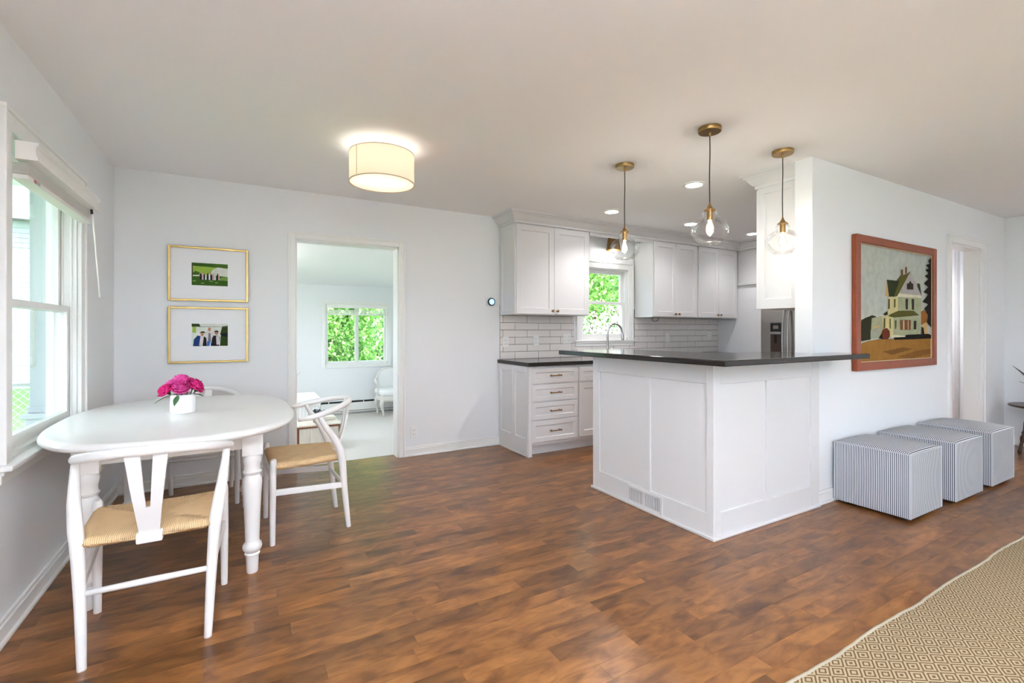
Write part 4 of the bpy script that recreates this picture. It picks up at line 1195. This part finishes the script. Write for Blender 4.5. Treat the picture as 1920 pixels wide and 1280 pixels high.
# ================================================================== LIVING SIDE
# painting
t = thing('framed_painting', 'wood framed painting of a tall gabled house on a hill', 'painting', (4.70, YP, .92))
fw0, fw1, fh = 3.984 - 4.70, 5.375 - 4.70, 1.03
bm = frame_rect(B(), 'Y', -.040, -.003, fw0, fw1, 0, fh, .062, .005)
O('frame', bm, 'framewood', t)
O('liner', frame_rect(B(), 'Y', -.026, -.010, fw0 + .056, fw1 - .056, .056, fh - .056, .012, .001), mat('cream_liner', srgb(200, 180, 140), .6), t)
PAINT = [('hill', [(0.0, 0.363), (0.085, 0.364), (0.071, 0.309), (0.0, 0.308)]),
('trees', [(0.0, 0.299), (0.043, 0.355), (0.085, 0.374), (0.135, 0.388), (0.17, 0.399), (0.222, 0.39), (0.178, 0.291), (0.149, 0.187), (0.0, 0.171)]),
('field', [(0.0, 0.148), (0.128, 0.178), (0.303, 0.194), (0.554, 0.187), (1, 0.198), (1, 0.0), (0.0, 0.0)]),
('field2', [(0.303, 0.079), (0.587, 0.111), (0.721, 0.091), (0.587, 0.07), (0.426, 0.046)]),
('field3', [(0.49, 0.024), (0.79, 0.074), (1, 0.085), (1, 0.036), (0.721, 0.004)]),
('autumn', [(0.847, 0.449), (0.898, 0.466), (0.943, 0.44), (0.952, 0.313), (0.847, 0.323)]),
('tan', [(0.861, 0.323), (0.952, 0.356), (0.955, 0.202), (0.861, 0.208)]),
('cream2', [(0.163, 0.373), (0.303, 0.397), (0.303, 0.214), (0.149, 0.189)]),
('tan', [(0.178, 0.299), (0.259, 0.31), (0.261, 0.281), (0.185, 0.277)]),
('grey', [(0.149, 0.267), (0.274, 0.303), (0.291, 0.291), (0.246, 0.2), (0.149, 0.192)]),
('cream', [(0.303, 0.401), (0.449, 0.395), (0.445, 0.207), (0.303, 0.209)]),
('wall', [(0.445, 0.389), (0.84, 0.407), (0.847, 0.214), (0.442, 0.207)]),
('roof', [(0.372, 0.396), (0.473, 0.445), (0.721, 0.456), (0.829, 0.412), (0.449, 0.384)]),
('roofdark', [(0.303, 0.411), (0.364, 0.441), (0.372, 0.408), (0.334, 0.399)]),
('cream', [(0.372, 0.563), (0.509, 0.577), (0.509, 0.446), (0.369, 0.402)]),
('wall', [(0.509, 0.574), (0.855, 0.581), (0.84, 0.418), (0.721, 0.454), (0.509, 0.448)]),
('roofdark', [(0.782, 0.717), (0.826, 0.715), (0.856, 0.595), (0.809, 0.625)]),
('gable', [(0.687, 0.824), (0.865, 0.584), (0.496, 0.579)]),
('creamlight', [(0.496, 0.589), (0.519, 0.607), (0.844, 0.604), (0.865, 0.581), (0.496, 0.575)]),
('roof', [(0.687, 0.824), (0.496, 0.579), (0.434, 0.57), (0.49, 0.727), (0.538, 0.77), (0.62, 0.792)]),
('roofdark', [(0.354, 0.72), (0.525, 0.721), (0.449, 0.575), (0.383, 0.569)]),
('tan', [(0.354, 0.72), (0.383, 0.569), (0.334, 0.573)]),
('brick', [(0.546, 0.826), (0.579, 0.829), (0.579, 0.775), (0.546, 0.766)]),
('brick', [(0.609, 0.857), (0.632, 0.859), (0.632, 0.803), (0.609, 0.791)]),
('dark', [(0.632, 0.705), (0.657, 0.708), (0.681, 0.735), (0.704, 0.711), (0.727, 0.709), (0.727, 0.653), (0.632, 0.65)]),
('dark', [(0.614, 0.562), (0.648, 0.564), (0.645, 0.462), (0.617, 0.463)]),
('dark', [(0.701, 0.563), (0.738, 0.565), (0.735, 0.462), (0.704, 0.464)]),
('dark', [(0.733, 0.359), (0.773, 0.359), (0.77, 0.277), (0.733, 0.277)]),
('brick', [(0.538, 0.363), (0.69, 0.366), (0.687, 0.273), (0.538, 0.271)]),
('cream', [(0.577, 0.36), (0.594, 0.36), (0.594, 0.275), (0.577, 0.275)]),
('cream', [(0.643, 0.36), (0.653, 0.361), (0.653, 0.275), (0.643, 0.275)]),
('dark', [(0.375, 0.549), (0.392, 0.55), (0.39, 0.462), (0.375, 0.459)]),
('roof', [(0.451, 0.552), (0.47, 0.554), (0.47, 0.478), (0.451, 0.474)]),
('roof', [(0.312, 0.375), (0.331, 0.377), (0.331, 0.291), (0.312, 0.286)]),
('roof', [(0.392, 0.374), (0.404, 0.374), (0.404, 0.286), (0.392, 0.283)]),
('roof', [(0.461, 0.358), (0.483, 0.36), (0.48, 0.281), (0.461, 0.281)]),
('black', [(0.445, 0.213), (0.604, 0.216), (0.62, 0.226), (0.952, 0.234), (1, 0.223), (1, 0.188), (0.721, 0.184), (0.449, 0.182)]),
('creamlight', [(0.395, 0.208), (0.445, 0.227), (0.604, 0.216), (0.607, 0.207), (0.449, 0.203)]),
('black', [(0.847, 0.303), (0.879, 0.292), (0.898, 0.208), (0.847, 0.208)]),
('black', [(0.246, 0.2), (0.288, 0.243), (0.303, 0.19)]),
('redbush', [(0.288, 0.214), (0.291, 0.261), (0.322, 0.285), (0.356, 0.287), (0.388, 0.261), (0.392, 0.213), (0.364, 0.189), (0.311, 0.19)]),
('tree', [(1.0, 0.986), (0.952, 0.949), (0.974, 0.921), (0.912, 0.905), (0.961, 0.877), (0.904, 0.857), (0.955, 0.825), (0.898, 0.796), (0.952, 0.77), (0.883, 0.721), (0.952, 0.691), (0.876, 0.637), (0.952, 0.619), (0.861, 0.543), (0.952, 0.524), (0.889, 0.479), (0.952, 0.418), (0.934, 0.345), (1, 0.293)])]
flat_polys('canvas', t, (fw0 + .066, -.016, .066), (1, 0, 0), (0, 0, 1), (0, -1, 0), fw1 - fw0 - .132, fh - .132, PAINT, ART, 'sky')

# ottomans
def ottoman(label, x0, x1, y0, y1, h=.465):
    w, d = x1 - x0, y1 - y0
    t = thing('cube_ottoman', label, 'ottoman', ((x0 + x1) / 2, (y0 + y1) / 2, 0), group='striped cube ottomans')
    bm = B(); lay = bm.verts.layers.float.new('stripe')
    def face(fn, nu, nv, sfn):
        g = [[None] * (nv + 1) for _ in range(nu + 1)]
        for i in range(nu + 1):
            for j in range(nv + 1):
                p = fn(i / nu, j / nv); g[i][j] = bm.verts.new(p); g[i][j][lay] = sfn(p)
        for i in range(nu):
            for j in range(nv): bm.faces.new((g[i][j], g[i + 1][j], g[i + 1][j + 1], g[i][j + 1]))
    zb = .022
    def crown(x, y):       # padded top
        a, b = 1 - (2 * x / w) ** 2, 1 - (2 * y / d) ** 2
        return (h - .034) + .034 * (max(a, 0) * max(b, 0)) ** .42
    def bulge(f): return .006 * math.sin(PI * f)
    for s in (-1, 1):
        face(lambda u, v, s=s: Vector((s * (w / 2 + bulge(u) * math.sin(PI * v)), (u - .5) * d, zb + v * (crown(s * w / 2, (u - .5) * d) - zb))), 10, 8, lambda p: p.y)
        face(lambda u, v, s=s: Vector(((u - .5) * w, s * (d / 2 + bulge(u) * math.sin(PI * v)), zb + v * (crown((u - .5) * w, s * d / 2) - zb))), 10, 8, lambda p: p.x)
    face(lambda u, v: Vector(((u - .5) * w, (v - .5) * d, crown((u - .5) * w, (v - .5) * d))), 24, 24, lambda p: p.y)
    face(lambda u, v: Vector(((u - .5) * w, (v - .5) * d, zb)), 1, 1, lambda p: p.y)
    O('cover', bm, 'stripe', t, smooth='auto')
    bm = B(); top = h - .033
    for a, b in (((-1, -1), (1, -1)), ((1, -1), (1, 1)), ((1, 1), (-1, 1)), ((-1, 1), (-1, -1))):
        tube(bm, [(a[0] * w / 2, a[1] * d / 2, top), (b[0] * w / 2, b[1] * d / 2, top)], .0028, 6)
    for a in ((-1, -1), (1, -1), (1, 1), (-1, 1)): tube(bm, [(a[0] * w / 2, a[1] * d / 2, zb), (a[0] * w / 2, a[1] * d / 2, top)], .0028, 6)
    O('piping', bm, mat('piping_fabric', srgb(196, 200, 204), .9) if 'piping_fabric' not in bpy.data.materials else bpy.data.materials['piping_fabric'], t)
    for sx in (-1, 1):
        for sy in (-1, 1): O('foot', bx(sx * (w / 2 - .05) - .02, sy * (d / 2 - .05) - .02, 0, sx * (w / 2 - .05) + .02, sy * (d / 2 - .05) + .02, zb + .002), 'darkwood', t)
ottoman('grey and white striped cube ottoman standing next to the peninsula', 3.690, 4.158, 1.375, 1.822)
ottoman('grey and white striped cube ottoman between the two others', 4.352, 4.832, 1.36, 1.822)
ottoman('grey and white striped cube ottoman next to the hall doorway', 5.035, 5.505, 1.36, 1.822)

# rug
bm = B(); rnd = random.Random(3); x0, x1, y0, y1 = .7, 5.2, -1.9, .953
n = 90; top = []
for i in range(n + 1):
    x = x0 + (x1 - x0) * i / n; e = y1 + .004 * math.sin(x * 9) + rnd.uniform(-.002, .002)
    top.append([bm.verts.new((x, y0 + (e - y0) * j / 6, .011 if j < 6 else .009)) for j in range(7)] + [bm.verts.new((x, e + .002, .001))])
for a, b in zip(top, top[1:]):
    for k in range(7): bm.faces.new((a[k], b[k], b[k + 1], a[k + 1]))
edge = [tuple(r[6].co) for r in top]
t = thing('area_rug', 'beige flatweave rug with concentric diamond pattern on the wood floor', 'rug', (0, 0, 0))
me = bpy.data.meshes.new('field'); bm.to_mesh(me); bm.free()
O('field', me, 'rug', t)
O('edge_binding', tube(B(), [(p[0], p[1] - .002, .0075) for p in edge], .0068, 6), 'binding', t, smooth=True)

# dark side table and plant in the corner
t = thing('side_table', 'small dark wood table with splayed turned legs in the room corner', 'table', (6.9, 1.475, 0))
O('tabletop', lathe(B(), [(.0001, .455), (.24, .455), (.262, .462), (.268, .472), (.262, .48), (.0001, .48)], n=40), 'darkwood', t, smooth='auto')
TL_ = [(.012, 0), (.016, .02), (.012, .06), (.015, .085), (.012, .10), (.020, .14), (.022, .16), (.013, .185), (.020, .205), (.012, .225), (.022, .30), (.016, .36), (.020, .38), (.015, .40), (.016, .458)]
for k in range(4):
    a = PI / 4 + k * PI / 2
    pts = [(math.cos(a) * (.215 - .19 * z), math.sin(a) * (.215 - .19 * z), z) for r, z in TL_]
    O('leg', tube(B(), pts, [r for r, z in TL_], 12), 'darkwood', t, smooth=True)
for k in range(4):
    a, b = PI / 4 + k * PI / 2, PI / 4 + (k + 1) * PI / 2; r = .215 - .19 * .15
    O('stretcher', tube(B(), [(math.cos(a) * r, math.sin(a) * r, .15), (math.cos(b) * r, math.sin(b) * r, .15)], [.008, .008], 8), 'darkwood', t, smooth=True)
O('apron', lathe(B(), [(.15, .42), (.15, .456)], n=24), 'darkwood', t, smooth='auto')
t = thing('potted_plant', 'dark leafy houseplant on the small corner table', 'plant', (6.9, 1.45, .48))
O('pot', lathe(B(), [(.06, 0), (.085, .12), (.09, .125), (.085, .13), (.08, .12), (.0001, .11)], n=24), 'pot', t, smooth='auto')
for k in range(12):
    a = k * 2.4; L = .20 + .05 * (k % 3); hz = .08 + .07 * (k % 4)
    bm = leaf_blade(B(), (.02 * math.cos(a), .02 * math.sin(a), .12), (L * math.cos(a), L * math.sin(a), .12 + hz), .022, .03)
    O('leaf', bm, 'plantleaf', t)

# hall: built-in cupboard seen through the doorway
t = thing('linen_cupboard', 'white built-in cupboard with drawers seen through the hall doorway', 'cupboard', (7.598, 2.838, 0))
O('body', bx(-.08, -.49, .02, 0, 0, 2.2), 'cab', t)
for z0, z1, nm in ((.03, .37, 'drawer'), (.38, .715, 'drawer'), (.73, 2.18, 'door')):
    d = B(); shaker(d, (-.08, -.01, z0), (0, -1, 0), (-1, 0, 0), .47, z1 - z0, stile=.05); o = O(nm, d, 'cab', t)
    knob(o, (-.10, -.40, z1 - .06 if nm == 'drawer' else 1.25), (-1, 0, 0))

# ================================================================== SUNROOM
FZ = FLOOR_Z2
t = thing('baseboard_heater', 'long white baseboard heater under the sunroom window', 'heater', (1.03, YS, FZ))
O('housing', bx(0, -.062, .03, 1.55, -.001, .215, .006), 'trim', t)
O('outlet_slot', bx(.01, -.064, .192, 1.54, -.061, .222), 'black', t)
O('lower_slot', bx(.01, -.064, .05, 1.54, -.061, .062), 'socket', t)
for k in range(5): O('damper_clip', bx(.2 + k * .28, -.066, .19, .214 + k * .28, -.060, .224), 'trim', t)
outlet('white outlet on the sunroom wall beside the armchair', (1.93, YS, .16), (0, -1, 0))

t = thing('armchair', 'white upholstered armchair with carved cabriole legs in the sunroom', 'armchair', (2.27, 7.98, FZ))
bm = bx(-.30, -.20, .23, .30, .25, .34, .03, 3); O('seat_frame', bm, 'antique', t, smooth='auto')
O('seat_cushion', bx(-.315, -.225, .325, .315, .24, .43, .045, 4), 'slip', t, smooth=True)
bm = B(); pr = None
prof = [(.25, .36), (.245, .48), (.262, .54), (.27, .60), (.25, .68), (.19, .735), (.09, .76), (0, .765)]
for hw, z in prof:
    y = .20 + .10 * (z - .36)
    q = [bm.verts.new((-hw, y, z)), bm.verts.new((hw, y, z)), bm.verts.new((hw, y + .07, z)), bm.verts.new((-hw, y + .07, z))]
    if pr:
        for k in range(4): bm.faces.new((pr[k], pr[(k + 1) % 4], q[(k + 1) % 4], q[k]))
    else: bm.faces.new(q)
    pr = q
br = O('backrest', bm, 'slip', t)
pp = [(-hw, .195 + .10 * (z - .36), z) for hw, z in prof] + [(hw, .195 + .10 * (z - .36), z) for hw, z in prof[-2::-1]]
p, r = smoothpath(pp, .014, 3); O('back_frame', tube(B(), p, r, 8), 'antique', br, smooth=True)
for s in (-1, 1):
    p, r = smoothpath([(s * .29, .20, .60), (s * .33, .10, .565), (s * .345, -.02, .545), (s * .345, -.08, .53), (s * .33, -.06, .47), (s * .30, -.05, .33)], [.014, .018, .02, .02, .016, .018], 4)
    O('arm', tube(B(), p, r, 8), 'antique', t, smooth=True)
    for y in (-.17, .21):
        p, r = smoothpath([(s * .27, y, .27), (s * .295, y - .015, .20), (s * .275, y, .10), (s * .265, y - .005, .04), (s * .28, y - .015, .0)], [.034, .032, .019, .015, .020], 5)
        O('leg', tube(B(), p, r, 10), 'antique', t, smooth=True)

t = thing('painted_trunk', 'distressed cream trunk with rusty brown edges in the sunroom', 'trunk', (.545, 5.96, FZ))
tw, td, th = .475, .42, .305
O('body', bx(0, 0, .015, tw, td, th - .03, .004), 'trunkpaint', t)
O('lid', bx(-.006, -.008, th - .035, tw + .006, td + .008, th, .008), 'trunkpaint', t)
O('lid_edge', bx(-.008, -.011, th - .037, tw + .008, -.002, th - .016, .002), 'trunkrust', t)
for x in (0, tw - .02): O('corner_strap', bx(x - .003, -.004, .012, x + .022, .03, th - .037, .002), 'trunkrust', t)
for y in (.02, td - .05): O('side_strap', bx(tw - .002, y, .012, tw + .004, y + .03, th - .037, .002), 'trunkrust', t)
for k in range(5): O('slat', bx(.06 + k * .078, -.006, .02, .10 + k * .078, .002, th - .04, .002), 'trunkpaint', t)
O('side_slat', bx(tw - .002, .0, .0, tw + .002, td, .014), 'trunkrust', t)
t = thing('flower_pot', 'small sage pot of purple and white flowers on the trunk', 'plant', (.775, 6.10, FZ + th))
O('pot', lathe(B(), [(.04, 0), (.055, .075), (.058, .078), (.054, .08), (.05, .07), (.0001, .066)], n=20), 'pot', t, smooth='auto')
rr = random.Random(8)
me = leaves(420, .016, 5, [((rr.uniform(-.07, .09), rr.uniform(-.06, .06), .10 + rr.uniform(-.01, .035)), .035) for k in range(12)], .03)
O('flower_heads', me, 'purple', t, kind='stuff')
O('flower_stalk', tube(B(), [(.02, 0, .1), (.045, 0, .2), (.05, 0, .235)], .0018, 5), 'leaf', t)
O('seed_head', lathe(B(), [(.0001, .225), (.012, .235), (.012, .245), (.0001, .255)], .05, 0, 10), 'purple', t)
bm = bx(0, 0, 0, .20, .16, .045, .012, 3)
O('folded_cloth', bm, mat('cream_cloth', srgb(226, 220, 206), .95, bump=(30, .3)), loc=(.80, 6.16, FZ + th), smooth='auto', label='folded cream cloth lying on the distressed trunk', cat='cloth')
t = thing('slipcovered_stool', 'white pleated slipcovered stool behind the trunk', 'stool', (.50, 6.85, FZ))
O('seat_cushion', bx(-.02, -.02, .38, .42, .55, .52, .04, 4), 'slip', t, smooth=True)
bm = B(); pts = []
for k in range(120):
    f = k / 120 * 4; s = int(f); g = f - s; w2, d2 = .40, .53
    x, y = ((g * w2, 0), (w2, g * d2), (w2 - g * w2, d2), (0, d2 - g * d2))[s]
    o = .008 * math.sin(k * 2.1); x += o * (0, 1, 0, -1)[s]; y += o * (-1, 0, 1, 0)[s]; pts.append((x, y))
prism(bm, pts, .004, .40); O('pleated_skirt', bm, 'slip', t)

# ================================================================== OUTDOORS
GZ = -.55
bm = bx(-45, -40, GZ - .2, 45, 45, GZ); struct('ground', bm, 'grass')
bm = bx(-7, -13, GZ - .01, 10, YR - .13, GZ + .02); box(bm, -7, YR - .13, GZ - .01, XL - .13, 2.0, GZ + .02)
box(bm, -3.6, 4.9, GZ - .01, SX0 - .1, 8.3, GZ + .02); box(bm, SX1 + .1, 4.66, GZ - .01, 4.9, 8.3, GZ + .02)
box(bm, 7.33, YR - .13, GZ - .01, 15, 3.0, GZ + .02)
struct('bounce_patio', bm, mat('bounce_concrete', srgb(176, 172, 166), .9, noise=(3, .12)))  # paving added to bounce pale neutral light indoors instead of lawn green
def tree(name, label, x, y, h, crown, n, size, m, seed, spread=1.0, trunk=True, cat='tree', group=None):
    rnd = random.Random(seed)
    t = thing(name, label, cat, (x, y, GZ), group=group)
    cl = []
    for k in range(46):
        d = Vector((rnd.gauss(0, 1), rnd.gauss(0, 1), rnd.gauss(0, 1))).normalized() * rnd.random() ** .4
        cl.append(((d.x * crown[0], d.y * crown[1], h + d.z * crown[2]), rnd.uniform(.35, .75) * spread))
    bm = B(); p, r = smoothpath([(0, 0, 0), (.05, .04, h * .5), (-.04, 0, h)], [.16, .12, .05], 4)
    tube(bm, p, r, 8); O('trunk', bm, 'bark', t, smooth=True)
    bm = B()
    for c, rr_ in cl[:16]:
        s = Vector((0, 0, h * rnd.uniform(.45, .85)))
        tube(bm, [tuple(s), tuple((s + Vector(c)) / 2 + Vector((0, 0, .1))), c], [.05, .03, .01], 5)
    O('branches', bm, 'bark', t, smooth=True)
    O('foliage', leaves(n, size, seed + 1, cl, 1), m, t, kind='stuff')
    return t
tree('broadleaf_tree', 'bright green leafy tree filling the left pane of the sunroom window', 1.75, 11.2, 1.6, (.85, .9, 2.0), 15000, .06, 'leafA', 21)
tree('broadleaf_tree', 'blue-green leafy tree filling the right pane of the sunroom window', 4.1, 14.6, 1.9, (1.6, 1.1, 2.4), 16000, .065, 'leafB', 31)
tree('broadleaf_tree', 'tall green tree behind the sunroom window trees', 3.2, 19.5, 3.2, (4.2, 1.6, 3.8), 9000, .13, 'leafA', 41, 1.5)
tree('broadleaf_tree', 'tall green tree seen through the upper kitchen window sash', 8.4, 10.3, 3.4, (2.4, 1.6, 1.9), 16000, .07, 'leafA', 51)
tree('broadleaf_tree', 'dark green tree behind the blossoming shrub outside the kitchen', 13.2, 15.8, 2.6, (3.2, 1.6, 3.4), 9000, .12, 'leafB', 61, 1.3)
sh_ = tree('flowering_shrub', 'shrub with pale pink blossom below the kitchen window', 6.15, 7.6, 1.35, (1.25, .8, .62), 3200, .045, 'leafB', 71, .55, cat='shrub')
rnd = random.Random(77)
cl = [((rnd.uniform(-1.3, 1.3), rnd.uniform(-.85, -.2), 1.5 + rnd.uniform(-.75, .6)), .24) for k in range(40)]
O('blossom', leaves(5200, .032, 78, cl, 1), 'petal', sh_, kind='stuff')

# porch post on its ledge, outside the left window
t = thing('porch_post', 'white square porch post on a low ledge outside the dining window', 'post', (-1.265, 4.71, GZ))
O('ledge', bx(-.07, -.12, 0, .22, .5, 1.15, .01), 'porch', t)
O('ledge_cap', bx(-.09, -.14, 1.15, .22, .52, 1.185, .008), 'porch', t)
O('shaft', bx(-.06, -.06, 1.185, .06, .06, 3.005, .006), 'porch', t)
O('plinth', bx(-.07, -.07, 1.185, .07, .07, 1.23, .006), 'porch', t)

# chain-link fence
t = thing('chain_link_fence', 'galvanised chain-link fence on the lawn outside the dining window', 'fence', (-2.15, 6.9, GZ))
hf = 1.22; bm = B(); pit = .075
k = -2.6
while k < 1.6:
    for s in (-1, 1):
        x0_, x1_ = k, k + s * hf
        tube(bm, [(x0_, .006 * s, 0), (x1_, .006 * s, hf)], .0032, 4, cap=False)
    k += pit
O('wire_mesh', bm, 'galv', t, kind='stuff')
O('top_rail', tube(B(), [(-2.8, 0, hf), (1.8, 0, hf)], .022, 8), 'galv', t, smooth=True)
for x in (-2.6, -.9, 1.5): O('post', tube(B(), [(x, 0.03, 0), (x, .03, hf + .05)], .03, 8), 'galv', t, smooth=True)

# neighbouring house
t = thing('neighbouring_house', 'pale grey clapboard house across the lawn with white windows', 'house', (-8.0, 20.0, GZ))
O('wall', bx(-4, .03, 0, 6, 6, 5.2), 'siding', t)
for k in range(34): O('siding_board', bx(-4.02, -.012, .1 + k * .15, 6.02, .03, .25 + k * .15 - .012, 0), 'siding', t)
bm = B()
v = [bm.verts.new(p) for p in ((-4.4, -.5, 5.1), (6.4, -.5, 5.1), (6.4, 3, 7.2), (-4.4, 3, 7.2), (6.4, 6.5, 5.1), (-4.4, 6.5, 5.1))]
for f in ((0, 1, 2, 3), (3, 2, 4, 5), (0, 3, 5), (1, 4, 2), (0, 5, 4, 1)): bm.faces.new([v[i] for i in f])
O('roof', bm, mat('shingle_grey', srgb(120, 120, 122), .9, noise=(30, .3)), t)
for x in (1.0, 2.4, 3.8):
    w_ = O('window', frame_rect(B(), 'Y', -.08, .03, x, x + .95, 1.35, 2.75, .1, .004), 'trim', t)
    O('pane', bx(x + .1, -.03, 1.45, x + .85, -.02, 2.65), mat('far_pane', srgb(120, 130, 136), .1) if 'far_pane' not in bpy.data.materials else bpy.data.materials['far_pane'], w_)
    O('muntin', bx(x + .1, -.06, 2.02, x + .85, -.03, 2.07), 'trim', w_)
